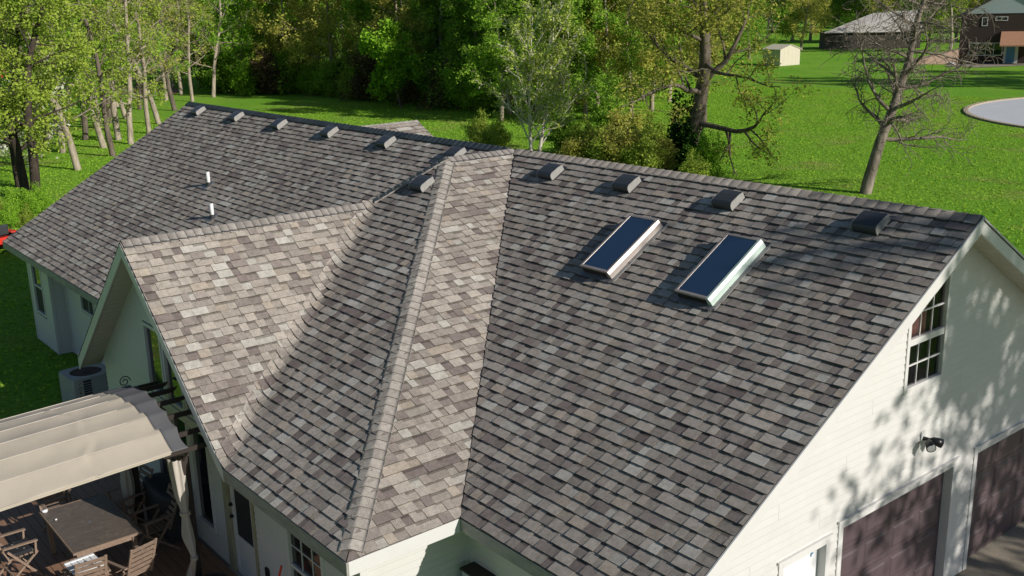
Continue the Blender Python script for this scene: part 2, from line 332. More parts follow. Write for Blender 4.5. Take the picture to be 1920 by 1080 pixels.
def slope(name, O, U, V_, poly3, shingles=True, soft=False, lift=0.0, expo=EXPO):
    """poly3: convex outline as 3D points on the plane; shingles laid from the eave O up along V_."""
    O, U, V_ = np.array(O, float), np.array(U, float), np.array(V_, float); U /= np.linalg.norm(U); V_ /= np.linalg.norm(V_); N_ = np.cross(U, V_)
    uv = [((np.array(p)-O)@U, (np.array(p)-O)@V_) for p in poly3]
    cen = (sum(p[0] for p in uv)/len(uv), sum(p[1] for p in uv)/len(uv))
    lines = [edge_line(uv[i], uv[(i+1) % len(uv)], cen) for i in range(len(uv))]
    top = [np.array(p)+np.array([0, 0, ZR])-N_*.012 for p in poly3]; bot = [t-N_*.06 for t in top]; n = len(top)
    base = obj(name, top+bot, [tuple(range(n)), tuple(range(n, 2*n))[::-1]]+[(i, n+i, n+(i+1) % n, (i+1) % n) for i in range(n)], 'roofdeck', house)
    if not shingles: return base
    u0, u1 = min(p[0] for p in uv), max(p[0] for p in uv); v1 = max(p[1] for p in uv)
    k = 0; v = -.02
    while v < v1:
        vb, vt = v, v+expo; u = u0-R_(0, .3); high = random.random() < .5
        vrow = vb+R_(-.002, .002); cprev = None
        while u < u1:
            wd = R_(.11, .27) if high else R_(.07, .22)
            if random.random() < .12: wd *= 1.6
            jag = R_(-.004, .004)
            p = clip([(u, vrow+jag), (u+wd-.0035, vrow+jag), (u+wd-.0035, vt+.012), (u, vt+.012)], lines)
            if p and area(p) > 2e-4:
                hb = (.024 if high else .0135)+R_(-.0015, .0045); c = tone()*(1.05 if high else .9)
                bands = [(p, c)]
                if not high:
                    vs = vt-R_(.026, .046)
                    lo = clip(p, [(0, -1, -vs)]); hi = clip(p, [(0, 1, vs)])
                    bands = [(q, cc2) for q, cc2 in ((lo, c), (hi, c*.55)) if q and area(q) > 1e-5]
                VV, FF, TT = [], [], []
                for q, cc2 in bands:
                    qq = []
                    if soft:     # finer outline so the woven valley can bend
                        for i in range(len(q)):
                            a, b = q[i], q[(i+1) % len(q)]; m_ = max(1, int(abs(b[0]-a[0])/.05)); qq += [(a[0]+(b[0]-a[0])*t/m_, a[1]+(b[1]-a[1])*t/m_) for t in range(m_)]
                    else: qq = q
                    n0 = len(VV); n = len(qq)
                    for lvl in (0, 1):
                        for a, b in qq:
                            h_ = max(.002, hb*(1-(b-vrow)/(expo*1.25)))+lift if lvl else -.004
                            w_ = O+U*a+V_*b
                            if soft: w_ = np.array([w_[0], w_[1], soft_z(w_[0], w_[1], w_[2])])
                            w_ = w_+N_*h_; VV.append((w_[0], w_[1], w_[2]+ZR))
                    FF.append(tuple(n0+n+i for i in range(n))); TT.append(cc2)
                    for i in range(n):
                        FF.append((n0+i, n0+(i+1) % n, n0+n+(i+1) % n, n0+n+i)); TT.append(c*.42)  # butt and side edges coloured darker, standing in for their shade
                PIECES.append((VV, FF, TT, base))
            u += wd; high = not high if random.random() < .85 else high
        v += expo; k += 1
    return base
n_ = lambda p: math.hypot(1, p)
e = .02
slope('roof_slope', (XL, -D_, ZE), (1, 0, 0), (0, 1, P_), [(XL, -D_-e, ZE-e*P_), (-1.0, -D_-e, ZE-e*P_), (.2, 0, 0), (XL, 0, 0)])
slope('roof_slope', (XE, -D_, ZE), (1, 0, 0), (0, 1, P_), [(XE+.04, -D_-e, ZE-e*P_), (XR, -D_-e, ZE-e*P_), (XR, 0, 0), (.05, 0, 0)], lift=.006)
slope('roof_slope', (XE, YF, ZE), (0, 1, 0), (-1, 0, PE), [(XE+e, YF-e, ZE-e*PE), (XE+e, -D_+.15, ZE-e*PE), (0, .12, 0), (0, -AA, 0)])
yv = lambda t: (XG+(XF-XG)*t, YQ+(YF-YQ)*t, ZG+(ZE-ZG)*t)
slope('roof_slope', (XF, YF, ZE), (1, 0, 0), (0, 1, PS), [(XF-.16, YF-e, ZE-e*PS), (XE, YF-e, ZE-e*PS), (0, -AA, 0), (XG, YQ, ZG), (XG-.05, YQ-.2, ZG-.2*PS)], soft=True, lift=.006)
slope('roof_slope', (XF, YF, ZE), (0, 1, 0), (-1, 0, PG), [(XF+e, YF-e, ZE-e*PG), (XF+.10, YF+.03, ZE-.1*PG), (XG+.04, YQ+.06, ZG-.04*PG), (XG, YQ+.03, ZG), (XG, YF-e, ZG)], soft=False)
slope('roof_slope', (XW, YQ+1.0, ZE), (0, -1, 0), (1, 0, PG), [(XW-e, -5.6, ZE-e*PG), (XW-e, YF-e, ZE-e*PG), (XG, YF-e, ZG), (XG, YQ, ZG), (XG-.1, YQ, ZG-.1*PG)])
slope('roof_slope', (XR, D_, ZE), (-1, 0, 0), (0, -1, P_), [(XR, D_+e, ZE), (XL, D_+e, ZE), (XL, 0, 0), (XR, 0, 0)], expo=.2)
slope('roof_slope', (-1.43, -2.92, -1.72), (0, -1, 0), (-XG, 0, -ZG), [(-1.43, -2.92, 1.43*ZG/-XG), (XG, YQ, ZG), (0, -AA, 0), (0, 0, 0)])
DX = -5.9; DY = 1.68; DW = DY*P_/.5
slope('roof_slope', (DX+DW, 0, -.5*DW), (0, 1, 0), (-1, 0, .5), [(DX+DW, DY, -.5*DW), (DX, DY, 0), (DX, 0, 0)], lift=.01)
slope('roof_slope', (DX-DW, DY, -.5*DW), (0, -1, 0), (1, 0, .5), [(DX-DW, DY, -.5*DW), (DX, 0, 0), (DX, DY, 0)], lift=.01)
# the 300 shingles that show largest become parts of their own; the rest is one field
def mesh_with_tone(name, VV, FF, TT):
    me = bpy.data.meshes.new(name); me.from_pydata(VV, [], FF)
    at = me.attributes.new('tone', 'FLOAT_COLOR', 'FACE'); at.data.foreach_set('color', np.array([(*t, 1) for t in TT], np.float32).ravel())
    me.materials.append(M['shingle']); me.update(); return me
scored = []
for i, (VV, FF, TT, base) in enumerate(PIECES):
    c = np.mean(VV, axis=0); x, y, z = to_px(c)
    a = 0
    if 0 < x < 1920 and 0 < y < 1080:
        n = len(FF[0]); q = [to_px(VV[k])[:2] for k in FF[0]]; a = area(q)
    scored.append((a, i))
big = set(i for a, i in sorted(scored, reverse=True)[:300])
fv, ff, ft = [], [], []
for i, (VV, FF, TT, base) in enumerate(PIECES):
    if i in big:
        c = np.mean(VV, axis=0); me = mesh_with_tone('shingle', [tuple(np.array(v)-c) for v in VV], FF, TT)
        o = bpy.data.objects.new('shingle', me); C.objects.link(o); o.parent = base; o.location = c
    else:
        n = len(fv); fv += VV; ff += [tuple(k+n for k in f) for f in FF]; ft += TT
o = bpy.data.objects.new('shingle_field', mesh_with_tone('shingle_field', fv, ff, ft)); C.objects.link(o); o.parent = house; o['kind'] = 'stuff'
# cap shingles along ridges and hips
def caps(name, A_, B_, nl, nr, half=.17, expo=.145, dark=1.0, r=.05, lift=.022):
    """overlapping bent caps from A_ (start, lower) to B_; nl, nr: unit vectors pointing down the two sides."""
    A_, B_ = np.array(A_, float)+[0, 0, ZR], np.array(B_, float)+[0, 0, ZR]; d = B_-A_; L_ = np.linalg.norm(d); d /= L_
    nl, nr = np.array(nl, float), np.array(nr, float); nl = nl-(nl@d)*d; nr = nr-(nr@d)*d; nl /= np.linalg.norm(nl); nr /= np.linalg.norm(nr); upn = -(nl+nr); upn /= np.linalg.norm(upn)
    holder = MB().bar(tuple(A_-upn*.03), tuple(B_-upn*.03), .03).build(name, 'roofdeck', house)
    prof = []
    for s in np.linspace(-half, half, 11):
        side = nl if s < 0 else nr; t = abs(s)
        sm = math.sqrt(t*t+r*r)-r       # rounded over the crest
        prof.append(side*sm+upn*lift)
    k = 0; t = 0
    while t < L_-.02:
        t1 = min(t+expo*1.12, L_+.01); c = np.array((.30, .272, .245))*dark*rng.uniform(.84, 1.12); VV, FF, TT = [], [], []; m_ = len(prof); tw = R_(-.006, .006)
        for j, (tt, hh) in enumerate(((t, .020), (t1, .006))):
            for lv in (0, 1):
                for q in prof: w_ = A_+d*(tt+(tw if j == 0 else 0)*np.sign(q@nl))+q+upn*(hh if lv else -.012); VV.append(tuple(w_))
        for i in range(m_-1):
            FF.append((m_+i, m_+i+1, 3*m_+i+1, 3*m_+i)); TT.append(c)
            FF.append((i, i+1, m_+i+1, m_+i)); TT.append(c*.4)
        for i in (0, m_-1): FF.append((i, m_+i, 3*m_+i, 2*m_+i)); TT.append(c*(.4 if i == 0 else .9))  # left edge has its shade put into the colour, right edge stays light
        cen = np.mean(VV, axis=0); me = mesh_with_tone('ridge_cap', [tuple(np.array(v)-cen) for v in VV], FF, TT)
        me.polygons.foreach_set('use_smooth', [i % 2 == 0 and i < 2*(m_-1) for i in range(len(me.polygons))])
        o = bpy.data.objects.new('ridge_cap', me); C.objects.link(o); o.parent = holder; o.location = cen
        t += expo; k += 1
sS, sN = (0, -1, -P_), (0, 1, -P_)
caps('ridge', (XR, 0, 0), (.1, 0, 0), sS, sN, dark=.72, expo=.185, half=.22)
caps('ridge', (XL, 0, 0), (-.15, 0, 0), sS, sN, dark=.78, expo=.185, half=.22)
caps('hip', (XE-.10, YF+.10*PE/PS, ZE+.10*PE), (0, -AA, 0), (0, -1, -PS), (1, 0, -PE), half=.215, expo=.165, r=.05, lift=.013)
hl = np.array([XG, YQ, ZG])-np.array([0, -AA, 0])
caps('hip', (XG, YQ, ZG), (0, -AA, 0), (-1, 0, ZG/-XG), (0, -1, -PS), half=.19, expo=.16, lift=.05)
caps('ridge', (0, -AA, 0), (0, -.03, 0), (-1, 0, ZG/-XG), (1, 0, -PE), half=.23)
caps('ridge', (XG, YF, ZG), (XG, YQ, ZG), (-1, 0, -PG), (1, 0, -PG), half=.22, expo=.15)
caps('ridge', (DX, DY, 0), (DX, 0, 0), (-1, 0, -.5), (1, 0, -.5), half=.15)

# ---------------------------------------------------------------- fascia, rake boards, soffits
def z_(p): return (p[0], p[1], p[2]+ZR)
def board(name, a, b, h, th, outn, m, drop=.0):
    """board hanging below the line a-b, its outer face towards outn"""
    a, b, o_ = np.array(a, float), np.array(b, float), np.array(outn, float)
    P = [a-[0, 0, drop], b-[0, 0, drop], b-[0, 0, drop+h], a-[0, 0, drop+h]]
    return bevel(MB().prism([z_(p) for p in P], tuple(o_*th)).build(name, m, house), .004, 1)
FH = .18
board('rake_board', (XR-.03, 0.02, -.02), (XR-.03, -D_-.02, ZE-.03), FH, .045, (1, 0, 0), 'trim', .0)
board('rake_board', (XR-.03, -0.02, -.02), (XR-.03, D_+.02, ZE-.03), FH, .046, (1, 0, 0), 'trim', .0)
for s in (-1, 1): MB().bar(z_((XR+.022, -.02*s, .012)), z_((XR+.022, s*D_, ZE+.006)), .02, .02).build('drip_edge', 'trim', house)
board('rake_board', (XL, 0, -.02), (XL, -D_, ZE-.02), FH, .03, (-1, 0, 0), 'trim')
board('fascia', (XL, -D_, ZE), (XW+.3, -D_, ZE), FH, .028, (0, -1, 0), 'fascia_aged', .02)
board('fascia', (XE, -D_, ZE), (XR, -D_, ZE), FH, .028, (0, -1, 0), 'fascia_aged', .02)
board('fascia', (XE, YF+.0, ZE), (XE, -D_-.03, ZE), .19, .03, (1, 0, 0), 'trim', .015)
board('fascia', (XF-.1, YF, ZE), (XE+.025, YF, ZE), .19, .028, (0, -1, 0), 'fascia_aged', .015)
board('rake_board', (XG-.005, YF, ZG-.0), (XW, YF, ZE), .22, .03, (0, -1, 0), 'trim', .03)
board('rake_board', (XG+.005, YF, ZG-.0), (XF+.02, YF, ZE), .20, .032, (0, -1, 0), 'trim', .03)
MB().bar(z_((XW-.01, YF-.02, ZE)), z_((XW-.01, -6.05, ZE)), .03, .17).build('fascia', 'trim', house)
WY = -7.3; WG = XR-.36; WX = 5.74; WSY = -5.62     # wall planes: south wall, garage gable wall, middle east wall, garage south wall
def sheet(name, P, m, th=.012):
    a, b, c = [np.array(p, float) for p in P[:3]]; n = np.cross(b-a, c-a); n /= np.linalg.norm(n)
    return MB().prism([z_(p) for p in P], tuple(n*th)).build(name, m, house)
SF = .20
def soffit_panels(y0, y1, zfun, x0, x1, axis, n):
    pass
for s in (-1, 1):      # gable soffits of the garage: narrow beaded panels
    m_ = 34
    hold = sheet('soffit', [(WG-.05, 0, -SF+.03), (XR-.03, 0, -SF+.03), (XR-.03, s*D_, ZE-SF+.03), (WG-.05, s*D_, ZE-SF+.03)], 'soffit')
    if s == 1:
        q = MB().prism([(WG-.02, 0, 0), (XR-.03, 0, 0), (XR-.03, .165, -.165*P_), (WG-.02, .165, -.165*P_)], (0, 0, -.014)); c0 = q.build('soffit_panel', 'soffit', hold)
        c0.location = z_((0, .01, -SF-.005))
        for k in range(1, m_):
            c = c0.copy(); C.objects.link(c); c.parent = hold; c.location = z_((0, .01+k*.176, -SF-.005-k*.176*P_))
for s, xe in ((-1, XW), (1, XF)):
    hold = sheet('soffit', [(XG, YF+.02, ZG-SF), (XG, WY+.02, ZG-SF), (xe, WY+.02, ZE-SF), (xe, YF+.02, ZE-SF)], 'soffit')
    if s == -1:
        st = .125; q = MB().prism([(0, YF+.02, 0), (0, WY, 0), (-st+.012, WY, -(st-.012)*PG), (-st+.012, YF+.02, -(st-.012)*PG)], (0, 0, -.015)); c0 = q.build('soffit_panel', 'soffit', hold); c0.location = z_((XG-.02, 0, ZG-SF-.02))
        for k in range(1, int((XG-XW-.05)/st)):
            c = c0.copy(); C.objects.link(c); c.parent = hold; c.location = z_((XG-.02-k*st, 0, ZG-SF-.02-k*st*PG))
sheet('soffit', [(XF, YF+.03, ZE-.185), (XE, YF+.03, ZE-.185), (XE, WY+.02, ZE-.185), (XF, WY+.02, ZE-.185)], 'soffit')
sheet('soffit', [(WX, WY, ZE-.187), (XE-.03, WY, ZE-.187), (XE-.03, -D_, ZE-.187), (WX, -D_, ZE-.187)], 'soffit')
sheet('soffit', [(WX, -D_+.03, ZE-.19), (XR-.03, -D_+.03, ZE-.19), (XR-.03, WSY+.02, ZE-.19), (WX, WSY+.02, ZE-.19)], 'soffit')
sheet('soffit', [(XL, -D_+.03, ZE-.19), (XW, -D_+.03, ZE-.19), (XW, -5.0, ZE-.19), (XL, -5.0, ZE-.19)], 'soffit')

# ---------------------------------------------------------------- walls: sheathing with lap siding planks
LAP = .105
def wall(O, U, N_, u0, u1, zb, top, openings, lap=LAP, seam=3.6, polish=None):
    """vertical wall: origin O (rel), along U, outward N_; top(u) roof line; openings (u0,u1,z0,z1). Planks are children."""
    O, U, N_ = np.array(O, float), np.array(U, float), np.array(N_, float)
    us = sorted(set([u0, u1]+[x for x in np.linspace(u0, u1, 9)]+([polish] if polish is not None else [])))
    P = [O+U*u0+[0, 0, zb-O[2]]]+[O+U*u1+[0, 0, zb-O[2]]]+[O+U*u+[0, 0, top(u)-O[2]] for u in us[::-1]]
    w_ = MB().prism([z_(p-N_*.24) for p in P], tuple(-N_*.05)).build('wall', 'interior', house)
    z = zb; row = 0
    while True:
        z1 = z+lap; tm = [u for u in np.linspace(u0, u1, 400) if top(u) > z+lap*.25]
        if not tm: break
        a, b = tm[0], tm[-1]; ivs = [(a, b)]
        for (o0, o1, q0, q1) in openings:
            if min(z1, q1)-max(z, q0) > lap*.5:
                nv = []
                for (s, t) in ivs:
                    if o1 <= s or o0 >= t: nv.append((s, t)); continue
                    if o0 > s: nv.append((s, o0))
                    if o1 < t: nv.append((o1, t))
                ivs = nv
        sm = u0+((row//2)*1.37 % seam)
        for (s, t) in ivs:
            cuts = [s]; c = sm
            while c < t:
                if c > s+.25 and c < t-.25: cuts.append(c)
                c += seam
            cuts.append(t)
            for i in range(len(cuts)-1):
                p0, p1 = cuts[i], cuts[i+1]-(.003 if i < len(cuts)-2 else 0)
                if p1-p0 < .02: continue
                prof = [(-.02, z), (.017, z), (.018, z+.012), (.005, z1+.004)]
                VV = [tuple(O+U*p+N_*d+[0, 0, zz-O[2]+ZR]) for p in (p0, p1) for d, zz in prof]
                c = np.mean(VV, axis=0)
                obj('siding_plank', [np.array(v)-c for v in VV], [(0, 1, 5, 4), (1, 2, 6, 5), (2, 3, 7, 6), (3, 0, 4, 7), (3, 2, 1, 0), (4, 5, 6, 7)], 'siding', w_, loc=c)
        z = z1; row += 1
    return w_
class Wl:
    """local frame of a wall for frames, doors and panes: u along, d outward, z up (rel)"""
    def __init__(s, O, U, N_): s.O, s.U, s.N = np.array(O, float), np.array(U, float), np.array(N_, float)
    def p(s, u, d, z): return tuple(s.O*[1, 1, 0]+s.U*u+s.N*d+[0, 0, z+ZR])
    def box(s, mb, u0, u1, d0, d1, z0, z1):
        V = [s.p(u, d, z) for z in (z0, z1) for u, d in ((u0, d0), (u1, d0), (u1, d1), (u0, d1))]
        return mb.add(V, [(3, 2, 1, 0), (4, 5, 6, 7), (0, 1, 5, 4), (1, 2, 6, 5), (2, 3, 7, 6), (3, 0, 4, 7)])
    def frame(s, name, u0, u1, z0, z1, t, m, parent, d0=-.06, d1=.03, bottom=True):
        mb = MB(); s.box(mb, u0, u0+t, d0, d1, z0, z1); s.box(mb, u1-t, u1, d0, d1, z0, z1); s.box(mb, u0+t, u1-t, d0, d1-.001, z1-t, z1)
        if bottom: s.box(mb, u0+t, u1-t, d0, d1-.001, z0, z0+t)
        return bevel(mb.build(name, m, parent), .004, 1)
    def window(s, u0, u1, z0, z1, cols=1, rows=1, glass='glass', t=.07, sash=None, mt=.017, glass_low=None):
        w_ = s.frame('window', u0, u1, z0, z1, t, 'trim', house)
        a, b, c, d = u0+t, u1-t, z0+t, z1-t
        parts = [(c, d, glass)] if sash is None else [(c, sash-.025, glass_low or glass), (sash+.025, d, glass)]
        if sash is not None: s.box(MB(), 0, 0, 0, 0, 0, 0); mb = MB(); s.box(mb, a, b, -.05, .012, sash-.025, sash+.025); mb.build('meeting_rail', 'trim', w_)
        for (zz0, zz1, g) in parts:
            for i in range(cols):
                for j in range(rows):
                    mb = MB(); du = (b-a)/cols; dz = (zz1-zz0)/rows
                    s.box(mb, a+du*i+(mt/2 if i else 0), a+du*(i+1)-(mt/2 if i < cols-1 else 0), -.035, -.025, zz0+dz*j+(mt/2 if j else 0), zz0+dz*(j+1)-(mt/2 if j < rows-1 else 0)); mb.build('pane', g, w_)
            for i in range(1, cols):
                mb = MB(); u = a+(b-a)*i/cols; s.box(mb, u-mt/2, u+mt/2, -.04, -.012, zz0, zz1); mb.build('muntin', 'trim', w_)
            for j in range(1, rows):
                mb = MB(); z = zz0+(zz1-zz0)*j/rows; s.box(mb, a, b, -.0405, -.0125, z-mt/2, z+mt/2); mb.build('muntin', 'trim', w_)
        return w_
GB = -5.74
# garage gable wall, faces east (+x): u = y
ge = Wl((WG, 0, 0), (0, 1, 0), (1, 0, 0))
gtop = lambda y: -P_*abs(y)-.17
ops = [(-2.28, .67, GB, -3.71), (1.17, 4.6, GB, -3.71), (-3.52, -2.45, GB, -3.82), (-.98, .03, -2.30, -1.32)]+[((-1.32+k*.05+.72)/P_, .03, -1.32+k*.05-.03, -1.32+k*.05+.08) for k in range(13)]
wall((WG, 0, 0), (0, 1, 0), (1, 0, 0), -D_+.4, D_-.4, GB, gtop, ops, polish=0)
# middle block, faces east: u = y
me_ = Wl((WX, 0, 0), (0, 1, 0), (1, 0, 0))
wall((WX, 0, 0), (0, 1, 0), (1, 0, 0), WY, WSY, GB-.3, lambda u: ZE-.19, [])
mb = MB(); me_.box(mb, WY-.02, WY+.09, -.05, .026, GB-.3, ZE-.19); bevel(mb.build('corner_trim', 'trim', house), .004, 1)
mb = MB(); me_.box(mb, WSY-.045, WSY+.0, 0, .045, GB-.3, ZE-.19); mb.build('corner_trim', 'trim', house)
# garage south wall: u = x
gs = Wl((0, WSY, 0), (1, 0, 0), (0, -1, 0))
wall((0, WSY, 0), (1, 0, 0), (0, -1, 0), WX, WG, GB, lambda u: ZE-.19, [])
# south wall of the gable and middle block: u = x
sw = Wl((0, WY, 0), (1, 0, 0), (0, -1, 0))
stop = lambda x: min(ZG-PG*abs(x-XG)-SF, 0) if x < XF-.3 else ZE-.185
wtop = lambda x: max(ZG-PG*abs(x-XG)-SF, ZE-.185)
wo = [(-1.17, .40, -3.50, -2.27), (.40, 1.17, -3.5, -2.62), (-1.17, 1.17, -5.36, -3.62), (1.62, 2.72, GB-.3, -3.72), (3.72, 4.80, -5.4, -4.08)]
wall((0, WY, 0), (1, 0, 0), (0, -1, 0), XW+.32, WX, GB-.6, wtop, wo, polish=XG)
# left wing
lw = Wl((0, -5.28, 0), (1, 0, 0), (0, -1, 0)); lb = Wl((0, -5.66, 0), (1, 0, 0), (0, -1, 0))
q0, q1 = hit(150, 547, (0, 1, 0), -5.28), hit(170, 590, (0, 1, 0), -5.28)
wall((0, -5.28, 0), (1, 0, 0), (0, -1, 0), -13.3, XW, LAWN-ZR, lambda u: ZE-.19, [(q0[0], q0[0]+1.1, q1[2]-ZR-.05, ZE-.5)])
wall((0, -5.66, 0), (1, 0, 0), (0, -1, 0), -15.3, -13.3, LAWN-ZR, lambda u: ZE-.19, [(-14.95, -14.0, -5.45, -3.92)])
wall((-13.3, 0, 0), (0, 1, 0), (1, 0, 0), -5.66, -5.28, LAWN-ZR, lambda u: ZE-.19, [])
wall((-15.3, 0, 0), (0, -1, 0), (-1, 0, 0), -5.6, 5.66, LAWN-ZR, lambda u: -P_*abs(u)-.62, [], lap=.42, polish=0)
wall((0, 5.6, 0), (-1, 0, 0), (0, 1, 0), -WG, 15.3, LAWN-ZR, lambda u: ZE-.6, [], lap=.42)
mb = MB(); lb.box(mb, -15.33, -15.23, -.02, .026, LAWN-ZR, ZE-.19); mb.build('corner_trim', 'trim', house)
mb = MB(); lb.box(mb, -13.36, -13.27, -.05, .03, LAWN-ZR, ZE-.19); mb.build('corner_trim', 'trim', house)
mb = MB(); lw.box(mb, -13.27, -13.19, 0, .04, LAWN-ZR, ZE-.19); mb.build('corner_trim', 'trim', house)
lb.window(-14.95, -14.0, -5.45, -3.92, sash=-4.62, glass_low='screen')
lw.window(q0[0], q0[0]+1.1, q1[2]-ZR-.03, ZE-.48, cols=2, t=.06, glass='screen')
# rear dormer gable end
sheet('wall', [(DX-DW+.2, DY-.2, -.5*DW-.1), (DX+DW-.2, DY-.2, -.5*DW-.1), (DX, DY-.2, -.16)], 'siding', .05)
# gable windows
for a, b in ((-1.17, -.40), (-.36, .39)):
    sw.window(a, b, -3.50, -2.27, t=.065)
sw.window(.43, 1.17, -3.50, -2.62, t=.065)
for a, b in ((-1.17, -.40), (-.36, .39), (.43, 1.17)):
    sw.window(a, b, -5.36, -3.62, t=.065)
mb = MB(); sw.box(mb, -1.25, 1.2, 0, .045, -3.605, -3.515); mb.build('window_rail', 'trim', house)
for a in (-.39, .40): mb = MB(); sw.box(mb, a-.0, a+.025, 0, .04, -5.36, -3.63); mb.build('window_rail', 'trim', house)
sw.window(3.72, 4.80, -5.4, -4.08, cols=3, rows=2, t=.075, sash=-4.75, glass='glass')
# south door with aged casing
dr = sw.frame('door', 1.84, 2.64, GB+.02, -3.74, .10, 'trim', house, -.05, .0)
mb = MB(); sw.box(mb, 1.94, 2.54, -.035, -.028, -5.05, -3.84); mb.build('pane', 'screen', dr)
mb = MB(); sw.box(mb, 1.94, 2.54, -.045, -.012, GB+.12, -5.05); mb.build('kick_panel', 'trim', dr)
for zz in (-4.55, -4.75):
    mb = MB(); c = sw.p(1.875, 0, zz); mb.tube([c, (c[0], c[1]-.05, c[2])], [.03, .022], 10); mb.build('handle', 'black', dr)
mb = MB(); sw.box(mb, 1.64, 1.83, -.02, .035, GB-.05, -3.72); mb.build('door_casing', 'yellowwood', house)
mb = MB(); sw.box(mb, 2.645, 2.72, -.02, .035, GB-.05, -3.72); mb.build('door_casing', 'yellowwood', house)
mb = MB(); sw.box(mb, 1.64, 2.75, .0, .16, GB-.12, GB+.02); mb.build('door_sill', 'fascia_aged', house)
mb = MB(); sw.box(mb, 2.97, 3.07, .015, .05, -5.30, -5.14); bevel(mb.build('outlet_box', 'black', house), .01)
# garage doors
def garage_door(y0, y1, zt):
    t = .10
    f = ge.frame('garage_door', y0, y1, GB, zt, t, 'trim', house, -.16, .03, bottom=False)
    rows, cols = 4, 4; a, b = y0+t, y1-t; zz0, zz1 = GB+.012, zt-t; dz = (zz1-zz0)/rows; du = (b-a)/cols
    for r in range(rows):
        mb = MB(); ge.box(mb, a, b, -.15, -.11, zz0+dz*r, zz0+dz*(r+1)-.006); mb.build('door_section', 'garage', f)
        for c in range(cols):
            mb = MB(); m_ = .075
            u_0, u_1, v_0, v_1 = a+du*c+m_, a+du*(c+1)-m_, zz0+dz*r+m_, zz0+dz*(r+1)-m_
            V = [ge.p(*p) for p in ((u_0, -.109, v_0), (u_1, -.109, v_0), (u_1, -.109, v_1), (u_0, -.109, v_1), (u_0+.03, -.094, v_0+.03), (u_1-.03, -.094, v_0+.03), (u_1-.03, -.094, v_1-.03), (u_0+.03, -.094, v_1-.03))]
            mb.add(V, [(4, 5, 6, 7), (0, 1, 5, 4), (1, 2, 6, 5), (2, 3, 7, 6), (3, 0, 4, 7)]); mb.build('door_panel', 'garage', f)
    mb = MB(); ge.box(mb, y0-.03, y1+.03, .0, .05, zt+.001, zt+.03); mb.build('drip_cap', 'trim', f)
garage_door(-2.28, .67, -3.71); garage_door(1.17, 4.6, -3.71)
sdr = ge.frame('side_door', -3.52, -2.45, GB, -3.82, .09, 'trim', house, -.14, .03, bottom=False)
mb = MB(); ge.box(mb, -3.43, -2.54, -.13, -.09, GB+.01, -3.91); bevel(mb.build('door_leaf', 'whiteplastic', sdr), .005, 1)
mb = MB(); pts = [ge.p(-2.68+.025*math.cos(t)*(1 if t < 3.14 else 1), -.087, -4.03+.028*math.sin(2*t)+.02*math.cos(t)) for t in np.linspace(0, 2*math.pi, 14)]
mb.tube(pts, .006, 5); mb.build('round_emblem', 'bluedoor', sdr)
mb = MB(); ge.box(mb, -3.55, -2.42, .0, .05, -3.819, -3.79); mb.build('drip_cap', 'trim', sdr)
# garage gable window: slanted head parallel to the rake
WT = lambda y: -.72+P_*y
gw = MB(); y0, y1, zb, t = -.98, .03, -2.30, .07
for (ya, yb) in ((y0, y0+t), (y1-t, y1)): gw.prism([ge.p(ya, -.06, zb), ge.p(yb, -.06, zb), ge.p(yb, -.06, WT(yb)), ge.p(ya, -.06, WT(ya))], (.09, 0, 0))
gw.prism([ge.p(y0+t, -.06, zb), ge.p(y1-t, -.06, zb), ge.p(y1-t, -.06, zb+t), ge.p(y0+t, -.06, zb+t)], (.088, 0, 0))
gw.prism([ge.p(y0+t, -.06, WT(y0+t)-.08), ge.p(y1-t, -.06, WT(y1-t)-.08), ge.p(y1-t, -.06, WT(y1-t)+.16), ge.p(y0+t, -.06, WT(y0+t)+.16)], (.088, 0, 0))
gwin = bevel(gw.build('window', 'trim', house), .004, 1)
mid = -1.60
mb = MB(); ge.box(mb, y0+t, y1-t, -.05, .015, mid-.045, mid+.045); mb.build('meeting_rail', 'trim', gwin)
ya, yb = y0+t, y1-t; W3 = (yb-ya)/3
for i in range(3):
    p, q = ya+W3*i+(.011 if i else 0), ya+W3*(i+1)-(.011 if i < 2 else 0)
    hz_ = -1.22
    lo = [(p, mid+.045), (q, mid+.045), (q, min(hz_-.01, WT(q)-.08)), (p, min(hz_-.01, WT(p)-.08))]
    mb = MB(); mb.prism([ge.p(a, -.035, b) for a, b in lo], (.008, 0, 0)); mb.build('pane', 'glass_clear', gwin)
    if WT(q)-.08 > hz_+.03:
        p2 = max(p, (hz_+.01+.72+.08)/P_); hi = [(p2, hz_+.01), (q, hz_+.01), (q, WT(q)-.08), (p2, WT(p2)-.08)]
        mb = MB(); mb.prism([ge.p(a, -.035, b) for a, b in hi], (.008, 0, 0)); mb.build('pane', 'glass_clear', gwin)
    for j in range(2):
        z0_, z1_ = zb+t, mid-.045; dz = (z1_-z0_)/2; mb = MB(); ge.box(mb, p, q, -.035, -.027, z0_+dz*j+(.011 if j else 0), z0_+dz*(j+1)-(0 if j else .011)); mb.build('pane', 'glass_clear', gwin)
for i in (1, 2):
    y = ya+W3*i; mb = MB(); ge.box(mb, y-.008, y+.008, -.04, -.015, zb+t, mid-.045); mb.build('muntin', 'trim', gwin)
    mb = MB(); ge.box(mb, y-.008, y+.008, -.04, -.015, mid+.045, WT(y)-.08); mb.build('muntin', 'trim', gwin)
mb = MB(); ge.box(mb, ya, yb, -.041, -.016, (zb+t+mid-.045)/2-.011, (zb+t+mid-.045)/2+.011); mb.build('muntin', 'trim', gwin)
ys = (-1.22+.80)/P_; mb = MB(); ge.box(mb, max(ya, ys), yb, -.041, -.016, -1.231, -1.209); mb.build('muntin', 'trim', gwin)
cm = MB(); N0 = 60; cv = [ge.p(ya+(yb-ya)*.72*i/N0, -.16+.03*math.sin(i*.9)+.012*math.sin(i*2.3), z) for z in (-1.62, -.95) for i in range(N0+1)]
